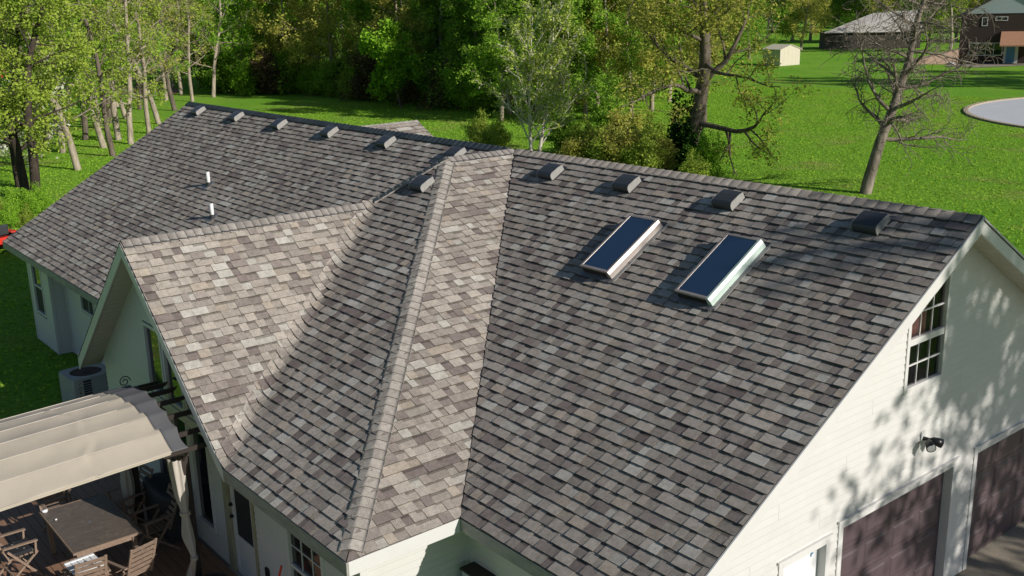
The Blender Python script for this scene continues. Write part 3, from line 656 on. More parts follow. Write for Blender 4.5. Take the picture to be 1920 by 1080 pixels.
# curtain hangs just behind the upper sash (the sheathing behind it is opened)
cm.add(cv, [(i, i+1, N0+2+i, N0+1+i) for i in range(N0)]); cm.build('curtain', 'curtain', gwin, True)

# ---------------------------------------------------------------- roof vents, pipes, skylights
TH = math.atan(P_)
def make_vent():
    hw = .215; prof = [(0, .04), (-.004, .11), (.008, .155), (.035, .185), (.07, .197), (.28, .19), (.40, .165)]
    V, F = [], []
    for s in (-hw, hw): V += [(s, a, b) for a, b in prof]
    n = len(prof); F += [(i, n+i, n+i+1, i+1) for i in range(n-1)]
    mb = MB(); mb.add(V, F)
    mb.box(-hw, hw, .40, .404, .02, .165)
    v = mb.build('roof_vent', 'vent', house)
    for s in (-1, 1):
        x = s*(hw+.002); P = [(x, a, b) for a, b in prof]+[(x, .40, .012), (x, .0, .012)]
        MB().prism(P, (s*.012, 0, 0)).build('vent_cheek', 'ventside', v)
    MB().box(-hw, hw, .03, .40, .012, .03).build('vent_throat', 'rubber', v)
    MB().box(-hw-.05, hw+.05, .0, .50, .016, .024).build('vent_flange', 'vent', v)  # coloured charcoal so the shadow beside the vent looks darker
    return v
v0 = make_vent(); spots = []
for u, v in ((372, 213), (443, 224), (523, 239), (617, 254), (723, 273), (852, 296), (1031, 331), (1173, 354), (1363, 386), (1630, 430)):
    p = hit(u, v, (0, -P_, 1), ZR); spots.append((p[0], p[1]-.10, p[2]-.10*P_, TH))
p = hit(786, 357, (0, -PS, 1), ZR+PS*AA); spots.append((p[0], p[1]-.05, p[2]-.05*PS, TH))
for i, (x, y, z, th) in enumerate(spots):
    o = v0 if i == 0 else copy_tree(v0, house); o.location = (x, y, z+.004); o.rotation_euler = (th, 0, R_(-.02, .02)); o.scale = (.86, .84, .76)
for (u, v), (tu, tv) in (((391.5, 347), (389, 321.5)), ((398.5, 408), (395.4, 379))):
    p = hit(u, v, (0, -P_, 1), ZR); mb = MB(); mb.tube([(0, 0, -.1), (0, 0, .34)], .045, 14)
    pipe = mb.build('vent_pipe', 'pvc', house, True, loc=tuple(p))
    mb = MB(); mb.tube([(0, 0, -.04), (0, 0, .05), (0, 0, .075)], [.10, .06, .052], 14); mb.build('pipe_boot', 'rubber', pipe)
    q = MB().box(-.16, .16, -.20, .14, .014, .022).build('boot_flange', 'lead', pipe, rot=(TH, 0, 0))
def skylight(px, m, H_=.155):
    c = [hit(u, v, (0, -P_, 1), ZR+H_/math.cos(TH)) for u, v in px]; ctr = np.mean(c, axis=0)
    wd = np.linalg.norm((c[1]-c[0]+c[2]-c[3])/2); ln = np.linalg.norm((c[3]-c[0]+c[2]-c[1])/2); ctr = ctr-np.array([0, -math.sin(TH), math.cos(TH)])*(H_-.004)
    hx, hy = wd/2, ln/2; t = .055
    fr = MB().box(-hx+.005, hx-t, -hy+.004, hy-.004, 0, H_-.03)
    o = fr.build('skylight', 'darkmetal', house, loc=tuple(ctr), rot=(TH, 0, 0))
    for x0, x1, y0, y1 in ((-hx-.012, -hx+.03, -hy-.012, hy+.012), (-hx+.03, hx-t, -hy-.012, -hy+.035), (-hx+.03, hx-t, hy-.03, hy+.012)):
        bevel(MB().box(x0, x1, y0, y1, H_-.035, H_).build('cladding', 'bronze', o), .005, 2)
    sc = MB(); sc.prism([(hx+.03, -hy-.012, .0), (hx+.03, -hy-.012, .02), (hx+.012, -hy-.012, H_-.05), (hx-.012, -hy-.012, H_+.002), (hx-t, -hy-.012, H_), (hx-t, -hy-.012, .0)], (0, ln+.024, 0))
    bevel(sc.build('side_cladding', m, o), .006, 2)
    MB().box(-hx+.03, hx-t, -hy+.035, hy-.03, H_-.03, H_-.008).build('pane', 'skyglass', o)
    ap = MB(); n = 12
    vv = [(-hx-.03+(wd+.10)*i/n, y, (.024+.012*abs(math.sin(i*1.3))) if y < -hy-.05 else .03) for y in (-hy-.10-.0, -hy) for i in range(n+1)]
    ap.add(vv, [(i, i+1, n+2+i, n+1+i) for i in range(n)]); ap.build('apron_flashing', 'lead', o)
    MB().box(hx+.03, hx+.10, -hy-.05, hy+.06, .016, .026).build('side_flashing', 'ventside', o)
    MB().box(-hx-.03, hx+.06, hy+.01, hy+.10, .016, .028).build('head_flashing', 'vent', o)
skylight([(1181, 403), (1234, 412), (1140, 512), (1090, 496)], 'bronze')
skylight([(1363, 438), (1426, 449), (1330, 562), (1267, 543)], 'mint')
# utility box on the garage south wall
ub = MB(); gs.box(ub, 5.9, 6.34, .02, .24, GB+.6, -4.46); u_ = thing('utility_box', 'grey electric meter box with dark lid in the siding corner under the garage eave', 'meter box', gs.p(6.1, .1, GB))
o = bevel(ub.build('cabinet', 'bluegrey', None), .01); o.location = (-u_.location[0], -u_.location[1], -u_.location[2]); o.parent = u_
ub = MB(); gs.box(ub, 5.885, 6.355, .018, .26, -4.459, -4.43); o = ub.build('lid', 'darkmetal', None); o.location = (-u_.location[0], -u_.location[1], -u_.location[2]); o.parent = u_

# ---------------------------------------------------------------- wall lamp on the garage gable
fl = thing('flood_light', 'black twin-head floodlight on white plate on the garage wall', 'wall light', ge.p(-.38, .018, -3.08))
mb = MB(); mb.box(0, .02, -.055, .055, -.06, .10); bevel(mb.build('plate', 'trim', fl), .005)
mb = MB(); mb.tube([(.02, 0, 0), (.10, 0, .0)], .03, 10); mb.build('neck', 'black', fl, True)
for s in (-1, 1):
    a = Vector((.10, .02*s, 0)); d = Vector((.75, .75*s, -.35)).normalized(); mb = MB()
    mb.tube([a, a+d*.04, a+d*.10, a+d*.17], [.025, .05, .06, .068], 14); hd = mb.build('lamp_head', 'black', fl, True)
    mb = MB(); mb.tube([a+d*.168, a+d*.173], [.058, .05], 14); mb.build('lens', 'lamp_lens', hd)

# ---------------------------------------------------------------- deck
DZ = .02
dk = MB().box(-3.3, 5.6, -12.6, WY-.08, DZ-.30, DZ-.035).build('deck', 'wood_dark'); tag(dk, kind='structure')
y = WY-.06-.07; pl0 = None; k = 0
while y > -12.6:
    if pl0 is None:
        pl0 = MB().box(-4.45, 4.45, -.069, .069, -.03, 0).build('plank', 'plank', dk); bevel(pl0, .006, 1); o = pl0
    else:
        o = pl0.copy(); C.objects.link(o); o.parent = dk
    o.location = (1.15+R_(-.02, .02), y, DZ+R_(-.002, .002)); y -= .1445; k += 1

# ---------------------------------------------------------------- gazebo
GX, GW, GY0, GY1 = .50, 1.53, -7.93, -11.5
def arch(t): return -3.36+.45*(1-abs(t)**2.0)
gz = thing('gazebo', 'garden gazebo with arched beige canvas canopy and dark posts on the deck', 'gazebo', (GX, -9.7, DZ))
def L3(p): return (p[0]-GX, p[1]+9.7, p[2]-DZ)
nx, ny = 96, 70; V = []
for j in range(ny+1):
    y = GY0+(GY1-GY0)*j/ny
    for i in range(nx+1):
        t = -1+2*i/nx; x = GX+GW*t; ph = (i/nx)*8 % 1.0
        z = arch(t)-.020*math.sin(math.pi*ph)
        cy = -9.25+.10*math.sin(t*5)+.05*math.sin(t*13); z += .020*math.exp(-((y-cy)/.04)**2)*(.6+.4*math.sin(t*19+1))-.012*math.exp(-((y-cy-.10)/.06)**2)
        z += .006*math.sin(x*7+y*3.1)*math.sin(y*4.3)
        y2 = y+.035*math.sin(math.pi*ph)*(1 if j == ny else -1 if j == 0 else 0)
        V.append(L3((x+(GY0-y)*.09, y2, z+ZR)))
F = [(j*(nx+1)+i, (j+1)*(nx+1)+i, (j+1)*(nx+1)+i+1, j*(nx+1)+i+1) for j in range(ny) for i in range(nx)]
FA = [f for k, f in enumerate(F) if -(V[f[0]][1]+V[f[2]][1])/2+9.7+GY0 > .27+.30*max(0, 1-(k % nx)/nx*1.15)]; FB = [f for f in F if f not in set(FA)]
cn = obj('canopy', V, FA, 'canvas', gz, True); ef = obj('canopy_end_band', V, FB, 'grey_band', gz, True); ef.modifiers.new('th', 'SOLIDIFY').thickness = .006; sm = cn.modifiers.new('th', 'SOLIDIFY'); sm.thickness = .006  # canopy faces nearest the house are coloured dark grey as a band
for t in (-1, 1): MB().bar(L3((GX+GW*t*.995, GY0-.27, arch(t)+ZR-.015)), L3((GX+GW*t*.995+(GY0-GY1)*.09, GY1, arch(t)+ZR-.015)), .02, .045).build('hem', 'canvas', cn)
for k in range(1, 8):
    t = -1+2*k/8; MB().tube([L3((GX+GW*t+(GY0-y)*.09, y, arch(t)+ZR+.002)) for y in np.linspace(GY0-.62, GY1, 12)], .008, 5).build('seam', 'curtain_canvas', cn, True)
for px in (1.72, -.72):
    for py in (-7.92, -11.35):
        bevel(MB().box(px-GX-.07, px-GX+.07, py+9.7-.07, py+9.7+.07, 0, 2.24).build('post', 'darkmetal', gz), .01)
        mb = MB(); s = 1 if px > 0 else -1
        mb.tube([L3((px+s*.02-s*.35*math.sin(a)*0+s*.30*(1-math.cos(a)), py-.02, 1.95+.30*math.sin(a))) for a in np.linspace(0, 1.5, 8)], .022, 6); mb.build('brace', 'darkmetal', gz, True)
for py in (-7.97, -9.7, -11.4):
    mb = MB(); mb.tube([L3((GX+GW*t*.97+(GY0-py)*.09, py, arch(t)+ZR-.06)) for t in np.linspace(-1, 1, 21)], .028, 6); mb.build('arched_rib', 'darkmetal', gz, True)
for t in (-.78, -.52, -.26, 0, .26, .52, .78, .96):
    mb = MB(); x = GX+GW*t; z = arch(t)+ZR-.075
    mb.prism([L3((x, -7.45, z+.03)), L3((x, -7.50, z-.02)), L3((x, -7.60, z-.045)), L3((x, -8.3, z-.045)), L3((x, -8.3, z+.03))], (.035, 0, 0)); mb.build('rafter', 'darkmetal', gz)
mb = MB(); cx, cy_, cz = L3((GX-1.62, -7.75, ZR-3.25))
mb.tube([(cx+.0, cy_+(.10-.008*a)*math.cos(a), cz+(.10-.008*a)*math.sin(a)) for a in np.linspace(0, 9.5, 40)], .009, 5); mb.build('scroll', 'black', gz, True)
def curtain(name, px, wd, yy, straps):
    pts = [hit(u, v, (0, 1, 0), yy) for u, v in px]; n = 40; V = []; T = []
    ts = np.linspace(0, len(pts)-1, 50)
    for t in ts:
        i = min(int(t), len(pts)-2); f = t-i; f2 = f*f*(3-2*f); c = pts[i]*(1-f)+pts[i+1]*f; r = wd[i]*(1-f2)+wd[i+1]*f2
        for k in range(n):
            a = 2*math.pi*k/n; rr = r*(1+.16*math.sin(a*7+1.3*math.sin(t*.8))+.06*math.sin(a*13)); V.append(L3((c[0]+rr*math.cos(a), c[1]+rr*.7*math.sin(a), c[2])))
    F = [(j*n+k, j*n+(k+1) % n, (j+1)*n+(k+1) % n, (j+1)*n+k) for j in range(49) for k in range(n)]
    cu = obj(name, V, F, 'curtain_canvas', gz, True)
    for s in straps:
        c = pts[s]; mb = MB(); mb.tube([L3((c[0], c[1], c[2]-.025)), L3((c[0], c[1], c[2]+.025))], wd[s]*1.18, 16); mb.build('tie', 'canvas', cu)
    return cu, pts
cu, pts = curtain('curtain', [(327, 858), (338, 915), (347, 962), (352, 1003), (364, 1046), (357, 1084)], [.15, .13, .068, .105, .048, .08], -8.02, [2, 4])
mb = MB(); mb.bar(L3((pts[2][0], -8.0, pts[2][2])), L3((1.80, -7.98, pts[2][2]+.02)), .01, .05); mb.build('tie_strap', 'canvas', gz)
c2 = MB(); n = 40; V = []
for j in range(20):
    z = 2.2-2.1*j/19; r = .10+.05*math.cos(j*.5)
    V += [(-.70-GX+r*(1+.2*math.sin(7*2*math.pi*k/n))*math.cos(2*math.pi*k/n), -8.05+9.7+r*.7*math.sin(2*math.pi*k/n), z) for k in range(n)]
obj('curtain', V, [(j*n+k, j*n+(k+1) % n, (j+1)*n+(k+1) % n, (j+1)*n+k) for j in range(19) for k in range(n)], 'curtain_canvas', gz, True)

# ---------------------------------------------------------------- table and chairs
tb = thing('patio_table', 'large worn dark rectangular wooden table on the deck', 'table', (.08, -8.94, DZ))
top = bevel(MB().box(-.87, .87, -.50, .50, .705, .735).build('table_top', 'tabletop', tb), .006)
for (x0, x1, y0, y1) in ((-.89, .89, -.52, -.501), (-.89, .89, .501, .52), (-.89, -.871, -.50, .50), (.871, .89, -.50, .50)): MB().box(x0, x1, y0, y1, .70, .738).build('edge_trim', 'teak', top)
MB().tube([(0, 0, .70), (0, 0, .739)], .03, 12).build('umbrella_plug', 'lead', top)
for sx in (-1, 1):
    for sy in (-1, 1): bevel(MB().box(sx*.78-.035, sx*.78+.035, sy*.42-.035, sy*.42+.035, 0, .705).build('leg', 'teak', tb), .004)
MB().box(-.76, .76, -.43, -.40, .60, .70).build('apron', 'teak', tb); MB().box(-.76, .76, .40, .43, .60, .70).build('apron', 'teak', tb)
MB().box(.765, .79, -.40, .40, .60, .70).build('apron', 'teak', tb)
def cup(px, r, h, label):
    p = gp(*px, DZ+.74); mb = MB(); mb.tube([(0, 0, 0), (0, 0, h)], [r*.9, r], 14)
    o = mb.build('candle', 'whiteplastic', None, True, loc=(p[0], p[1], DZ+.739)); tag(o, label, 'candle')
cup((84, 960), .05, .04, 'round white candle near the corner of the worn table'); cup((105, 975), .02, .02, 'tiny white tealight beside the larger candle on the table')
def make_chair():
    t = thing('folding_chair', '', 'chair')   # faces +y, back at -y
    for sx in (-1, 1):
        x = sx*.25
        MB().bar((x, .26, 0), (x, -.20, .60), .035, .022, (1, 0, 0)).build('leg', 'teak', t)
        MB().bar((x-sx*.03, -.30, 0), (x-sx*.03, .24, .44), .035, .022, (1, 0, 0)).build('leg', 'teak', t)
        MB().bar((x, .25, .64), (x, -.27, .67), .022, .055, (1, 0, 0)).build('armrest', 'teak', t)
        MB().bar((x, .20, .42), (x, .22, .64), .03).build('arm_post', 'teak', t)
        MB().bar((x-sx*.045, -.17, .40), (x-sx*.045, -.40, 1.0), .022, .04, (1, 0, 0)).build('back_upright', 'teak', t)
    for k in range(6):
        y = -.18+k*.075; MB().box(-.22, .22, y, y+.055, .435, .452).build('seat_slat', 'teak', t)
    for k in range(6):
        f = .18+k*.15; y = -.17-.23*f; z = .40+.60*f; MB().bar((-.195, y, z), (.195, y, z), .016, .060, (0, -.36, .93)).build('back_slat', 'teak', t)
    MB().bar((-.22, .1, .2), (.22, .1, .2), .025).build('stretcher', 'teak', t); MB().bar((-.22, -.14, .13), (.22, -.14, .13), .025).build('stretcher', 'teak', t)
    return t
ch0 = make_chair()
CH = [(-.28, -9.98, .10, 'wooden folding chair with a dark patterned cushion beside the table'),
      (1.50, -8.80, math.pi/2+.25, 'wooden folding chair turned askew at the table end nearest the curtain'),
      (1.42, -9.42, math.pi/2-.05, 'wooden folding chair with a white board lying across its arms'),
      (.35, -8.02, math.pi, 'shaded wooden folding chair between the table and the house wall'),
      (-.75, -8.05, math.pi+.1, 'wooden folding chair standing beside the covered grill'),
      (-1.30, -9.05, -math.pi/2, 'wooden folding chair under the canopy at the table end away from the curtain')]
for i, (x, y, a, lb_) in enumerate(CH):
    o = ch0 if i == 0 else copy_tree(ch0); o.location = (x, y, DZ); o.rotation_euler = (0, 0, a); tag(o, lb_, 'chair', 'folding chairs around the table')
cm_ = mat('black_floral_cloth', (.02, .022, .03), .9, col2=(.018, .02, .024), scale=9)
N = cm_.node_tree.nodes; L_ = cm_.node_tree.links; vo = N.new('ShaderNodeTexVoronoi'); vo.inputs['Scale'].default_value = 13
rr = N.new('ShaderNodeValToRGB'); rr.color_ramp.elements[0].position = .16; rr.color_ramp.elements[0].color = (.30, .30, .27, 1); rr.color_ramp.elements[1].position = .24; rr.color_ramp.elements[1].color = (.014, .015, .02, 1)
tcn = N.new('ShaderNodeTexCoord'); L_.new(tcn.outputs['Object'], vo.inputs['Vector']); L_.new(vo.outputs['Distance'], rr.inputs[0]); L_.new(rr.outputs[0], N['Principled BSDF'].inputs['Base Color'])
cs = bevel(MB().box(-.21, .21, -.19, .24, 0, .06).build('seat_cushion', cm_, None, loc=(-.28, -9.98, DZ+.455), rot=(0, 0, .1)), .02, 3); tag(cs, 'black cushion with pale flowers on a folding chair', 'cushion')
wb = thing('white_board', 'white slatted plastic board lying across the arms of a chair', 'board', (1.36, -9.42, DZ+.70), .06)
for k in range(5): MB().box(-.24, .24, -.22+k*.09, -.22+k*.09+.078, 0, .02).build('slat', 'whiteplastic', wb)
for s in (-1, 1): MB().box(s*.2-.02, s*.2+.02, -.22, .21, .021, .035).build('batten', 'whiteplastic', wb)
# covered grill under the canopy and a kettle grill by the door
def cover(name, x, y, sx, sy, h, label):
    V = []; n = 28; rows = 14
    for j in range(rows+1):
        f = j/rows; z = h*min(1, f*1.25); k = 1 if f < .8 else math.sqrt(max(0, 1-((f-.8)/.2)**2))
        for i in range(n):
            a = 2*math.pi*i/n; ca, sa = math.cos(a), math.sin(a); q = (abs(ca)**4+abs(sa)**4)**-.25; w_ = 1+.05*math.sin(a*6+j*.4)*(1-f)
            V.append((sx*q*ca*k*w_, sy*q*sa*k*w_, z))
    F = [(j*n+i, j*n+(i+1) % n, (j+1)*n+(i+1) % n, (j+1)*n+i) for j in range(rows) for i in range(n)]+[tuple(rows*n+i for i in range(n))]
    return tag(obj(name, V, F, 'acdark', None, True, loc=(x, y, DZ)), label, 'grill')
cover('covered_grill', -.2, -7.62, .55, .22, .85, 'grill under a dark fabric cover standing against the house wall')
kg = thing('fire_bowl', 'low black round fire bowl on the deck by the south door', 'fire bowl', (2.15, -7.85, DZ))
mb = MB(); mb.tube([(0, 0, .42), (0, 0, .5), (0, 0, .56), (0, 0, .60), (0, 0, .615)], [.26, .25, .20, .11, .02], 24); mb.build('lid', 'black', kg, True)
mb = MB(); mb.tube([(0, 0, .20), (0, 0, .28), (0, 0, .415)], [.08, .2, .26], 24); mb.build('bowl', 'black', kg, True)
for k in range(3): a = k*2.1; MB().bar((.24*math.cos(a), .24*math.sin(a), 0), (.15*math.cos(a), .15*math.sin(a), .3), .02).build('leg', 'lead', kg)
pr = hit(529, 1060, (0, 1, 0), -7.42)
kg.scale = (1, 1, .35)
rt_ = thing('garden_tool', 'red handled tool leaning on the wall beside the south window', 'tool', (pr[0], -7.6, DZ))
MB().tube([(0, -.15, 0), (0, .17, pr[2]-DZ)], .016, 8).build('handle', 'red', rt_); MB().box(-.05, .05, -.2, -.1, 0, .06).build('head', 'black', rt_)

# ---------------------------------------------------------------- air conditioner
ac = thing('air_conditioner', 'grey outdoor air conditioner with round rusty fan opening beside the gable', 'air conditioner', (-8.42, -6.36, LAWN), math.radians(4))
bevel(MB().box(-.48, .48, -.48, .48, .06, .96).build('casing', 'ac', ac), .04, 3)
mb = MB(); n = 32; ri_, ro_ = .36, .40
V = [(.5*q*math.cos(a), .5*q*math.sin(a), .985) for a in np.linspace(0, 2*math.pi, n, endpoint=False) for q in [min(1.0, (abs(math.cos(a))**8+abs(math.sin(a))**8)**-.125)]]
V = []
for a in np.linspace(0, 2*math.pi, n, endpoint=False):
    q = (abs(math.cos(a))**9+abs(math.sin(a))**9)**(-1/9)*.495
    V += [(ri_*math.cos(a), ri_*math.sin(a), .985), (q*math.cos(a), q*math.sin(a), .985), (q*math.cos(a), q*math.sin(a), .93), (ri_*math.cos(a), ri_*math.sin(a), .90)]
F = [];
for i in range(n):
    a, b = 4*i, 4*((i+1) % n); F += [(a, a+1, b+1, b), (a+1, a+2, b+2, b+1), (a, b, b+3, a+3)]
obj('top_rim', V, F, 'ac', ac)
MB().tube([(0, 0, .961), (0, 0, .966)], .36, 32).build('fan_well', 'acfan', ac)
MB().box(-.35, .35, -.02, .02, .967, .975).build('fan_strut', 'acdark', ac); MB().tube([(0, 0, .967), (0, 0, .982)], .08, 16).build('fan_hub', 'acfan', ac)
MB().box(.481, .487, -.42, -.28, .30, .93).build('label_strip', 'cream', ac)
lv = MB().box(.481, .485, -.26, -.08, .2, .93).build('louvre_panel', 'acdark', ac)
for k in range(12): MB().box(.486, .492, -.26, -.08, .22+k*.058, .235+k*.058).build('louvre', 'ac', lv)
def text(s, size, parent, loc, rot, m, name='lettering'):
    cu_ = bpy.data.curves.new(name, 'FONT'); cu_.body = s; cu_.size = size; cu_.align_x = 'CENTER'; cu_.align_y = 'CENTER'; cu_.extrude = .002
    t = bpy.data.objects.new(name, cu_); C.objects.link(t); bpy.context.view_layer.update()
    me = bpy.data.meshes.new_from_object(t); bpy.data.objects.remove(t); me.materials.append(M[m]); o = bpy.data.objects.new(name, me); C.objects.link(o); o.parent = parent; o.location = loc; o.rotation_euler = rot
for k, chh in enumerate('YORK'): text(chh, .115, ac, (.489, -.35, .86-k*.105), (math.pi/2, 0, math.pi/2), 'black')
MB().tube([(.2, .5, .15), (.6, .56, .2), (1.4, .58, .25)], .03, 8).build('refrigerant_line', 'black', ac, True)

# ---------------------------------------------------------------- red ride-on mower beyond the left gable end
def wheel(parent, x, y, r, wd):
    V = []; mb = MB(); n = 28
    prof = [(r*.55, -wd/2), (r*.9, -wd/2), (r, -wd*.35), (r, wd*.35), (r*.9, wd/2), (r*.55, wd/2)]
    for a in range(n):
        t = 2*math.pi*a/n; V += [(q*math.cos(t), s, q*math.sin(t)) for q, s in prof]
    m_ = len(prof); F = [(a*m_+i, a*m_+i+1, ((a+1) % n)*m_+i+1, ((a+1) % n)*m_+i) for a in range(n) for i in range(m_-1)]
    w_ = obj('wheel', V, F, 'tyre', parent, True, loc=(x, y, r)); mb.tube([(0, -wd*.42, 0), (0, wd*.42, 0)], r*.56, 20); mb.build('rim', 'red', w_)
pm = gp(-8, 470); mw = thing('riding_mower', 'red ride-on lawn mower parked past the far roof corner', 'mower', (pm[0], pm[1], LAWN), math.radians(200))
wheel(mw, -.45, -.45, .36, .26); wheel(mw, -.45, .45, .36, .26); wheel(mw, .75, -.40, .24, .18); wheel(mw, .75, .40, .24, .18)
bevel(MB().box(.15, 1.05, -.28, .28, .40, .90).build('hood', 'red', mw), .08, 3); bevel(MB().box(-.75, .15, -.30, .30, .35, .62).build('body', 'red', mw), .05, 2)
for s in (-1, 1): bevel(MB().box(-.8, -.12, s*.45-.16, s*.45+.16, .74, .80).build('fender', 'red', mw), .03, 2)
bevel(MB().box(-.6, -.15, -.24, .24, .63, .78).build('seat', 'acdark', mw), .05, 2); bevel(MB().box(-.72, -.6, -.24, .24, .70, 1.12).build('seat_back', 'acdark', mw), .05, 2)
MB().tube([(.25, 0, .85), (.05, 0, 1.05)], .02, 8).build('steering_column', 'black', mw)
mb = MB(); mb.tube([(.05+.09*math.cos(a)*.7, .17*math.sin(a), 1.05+.12*math.cos(a)) for a in np.linspace(0, 2*math.pi, 20)], .014, 6); mb.build('steering_wheel', 'black', mw, True)
MB().box(-.1, .7, -.6, .6, .12, .26).build('cutting_deck', 'red', mw)
pv = gp(-4, 152); tk = thing('pickup_truck', 'red pickup truck half hidden behind the grove', 'truck', (pv[0], pv[1], LAWN), math.radians(70))
bevel(MB().box(-2.6, 2.6, -.95, .95, .45, 1.15).build('body', 'red', tk), .12, 3); bevel(MB().prism([(-.6, -.85, 1.15), (1.3, -.85, 1.15), (.8, -.8, 1.85), (-.5, -.8, 1.85)], (0, 1.65, 0)).build('cab', 'red', tk), .06, 2)
MB().prism([(-.4, -.865, 1.2), (1.1, -.865, 1.2), (.72, -.83, 1.75), (-.35, -.83, 1.75)], (0, .01, 0)).build('window', 'glass', tk)
for x in (-1.7, 1.7):
    for s in (-1, 1): wheel(tk, x, s*.85, .4, .25)

# ---------------------------------------------------------------- far buildings
# brick house behind the lawn on the right
hb = gp(1795, 119); hq = gp(2010, 112); hd_ = Vector((hq[0]-hb[0], hq[1]-hb[1], 0)); ang = math.atan2(hb[1]-CAM[1], hb[0]-CAM[0])-math.pi/2-.05
BH = thing('brick_house', 'dark brick house with blue grey gable and tan tiled roof beyond the lawn', 'house', (hb[0], hb[1], LAWN), ang)
ppm = FPX/np.linalg.norm(hb-CAM)
hw_ = 17.0; zg_ = (119-38)/ppm
gxk = lambda u: (u-1795)/ppm*1.0
MB().box(0, hw_, 0, 9, 0, zg_).build('wall', 'brick', BH)
pk = gxk(1893); zpk = zg_+4.4
MB().prism([(-.2, -.06, zg_), (2*pk+.4, -.06, zg_), (pk, -.06, zpk-.25)], (0, .3, 0)).build('gable', 'bluegrey', BH)
for s, nm in ((-1, 'redroof'), (1, 'redroof')):
    e_ = pk+s*(pk+.9); zz = zpk-(pk+.9)*(zpk-zg_)/pk
    rf = MB().prism([(pk, -.6, zpk), (e_, -.6, zz), (e_, -.6, zz-.22), (pk, -.6, zpk-.22)], (0, 10.2, 0)).build('roof', nm, BH)
    MB().prism([(pk, -.64, zpk), (e_, -.64, zz), (e_, -.64, zz-.3), (pk, -.64, zpk-.3)], (0, .035, 0)).build('rake_board', 'wood_dark', rf)
MB().box(2*pk+.4, hw_+.4, -.5, 9.4, zg_, zg_+.25).build('roof', 'redroof', BH)
def far_win(x0, x1, z0, z1, nc, glass='screen'):
    mb = MB(); t = .09
    for a, b, c, d in ((x0, x0+t, z0, z1), (x1-t, x1, z0, z1), (x0+t, x1-t, z1-t, z1), (x0+t, x1-t, z0, z0+t)): mb.box(a, b, -.06, .04, c, d)
    w_ = mb.build('window', 'trim', BH); q = (x1-x0-2*t)/nc
    for k in range(nc): MB().box(x0+t+q*k+.03, x0+t+q*(k+1)-.03, -.03, .02, z0+t, z1-t).build('pane', glass, w_)
    for k in range(1, nc): MB().box(x0+t+q*k-.035, x0+t+q*k+.035, -.055, .02, z0+t, z1-t).build('mullion', 'trim', w_)
pz = lambda v: (118-v)/ppm
far_win(gxk(1811), gxk(1862), pz(105), pz(84), 4, 'glass'); far_win(gxk(1827), gxk(1836), pz(57), pz(43), 1); far_win(gxk(1847), gxk(1866), pz(49), pz(42), 2)
dd = MB().box(gxk(1864), gxk(1886), -.07, .03, .05, pz(84)).build('door', 'trim', BH); MB().box(gxk(1868), gxk(1881), -.09, -.071, .1, pz(86)).build('door_leaf', 'bluedoor', dd)
MB().prism([(gxk(1858), -3.0, pz(83)-.3), (gxk(1858), 0, pz(66)), (gxk(1858), 0, pz(68)), (gxk(1858), -3.0, pz(85)-.3)], (8, 0, 0)).build('porch_roof', 'redroof', BH)
strip('patio', [(1768, 124), (1800, 118), (1915, 116), (1960, 121), (1900, 124), (1830, 127)], 'concrete', .03)
rw = gp(1702, 121); r2 = gp(1796, 121); dv = np.array([r2[0]-CAM[0], r2[1]-CAM[1], 0]); dv /= np.linalg.norm(dv); r3 = r2+dv*2.6
mb = MB(); mb.add([(rw[0], rw[1], LAWN+.05), (r2[0], r2[1], LAWN+.12), (r3[0], r3[1], LAWN+2.0), (rw[0]+dv[0]*2.6, rw[1]+dv[1]*2.6, LAWN+.5), (rw[0], rw[1], LAWN-.2), (r2[0], r2[1], LAWN-.2), (r3[0], r3[1], LAWN-.2), (rw[0]+dv[0]*2.6, rw[1]+dv[1]*2.6, LAWN-.2)],
       [(0, 1, 2, 3), (0, 4, 5, 1), (1, 5, 6, 2), (2, 6, 7, 3), (3, 7, 4, 0)])
tag(mb.build('garden_ramp', 'tan'), 'tan masonry ramp sloping up to the corner of the brick house', 'ramp')
def rock(px, r, label):
    p = gp(*px); V, F = [], []; n = 10
    for j in range(6):
        for i in range(n):
            a, b = 2*math.pi*i/n, math.pi/2*j/5; q = r*R_(.8, 1.15); V.append((q*math.cos(a)*math.cos(b), q*math.sin(a)*math.cos(b), q*.75*math.sin(b)))
    F = [(j*n+i, j*n+(i+1) % n, (j+1)*n+(i+1) % n, (j+1)*n+i) for j in range(5) for i in range(n)]+[tuple(5*n+i for i in range(n))]
    tag(obj('boulder', V, F, 'rock', loc=(p[0], p[1], LAWN-.02)), label, 'rock', 'pale boulders by the patio')
rock((1802, 117), 1.0, 'large pale boulder at the patio edge of the brick house'); rock((1785, 121), .5, 'small low pale rock beside the large boulder')
# garden shed
s0, s1 = gp(1462, 124), gp(1499, 121); a = math.atan2(s1[1]-s0[1], s1[0]-s0[0]); wd = math.hypot(s1[0]-s0[0], s1[1]-s0[1]); pp = FPX/np.linalg.norm(s0-CAM)
sh = thing('garden_shed', 'small cream garden shed with low gable roof at the lawn edge', 'shed', (s0[0], s0[1], LAWN), a)
he, hp = (124-96)/pp, (124-89)/pp
MB().prism([(0, 0, 0), (wd, 0, 0), (wd, 0, he), (wd*.52, 0, hp), (0, 0, he)], (0, 3, 0)).build('wall', 'cream', sh)
for q in ((0, wd*.52), (wd, wd*.52)):
    s = -1 if q[0] == 0 else 1
    MB().prism([(q[0]+s*.12, -.12, he-.02), (q[1], -.12, hp+.04), (q[1], -.12, hp+.12), (q[0]+s*.12, -.12, he+.06)], (0, 3.3, 0)).build('roof', 'cream', sh)
for k in range(1, 5): MB().box(wd*k/5-.012, wd*k/5+.012, -.012, .0, 0, he).build('batten', 'cream', sh)
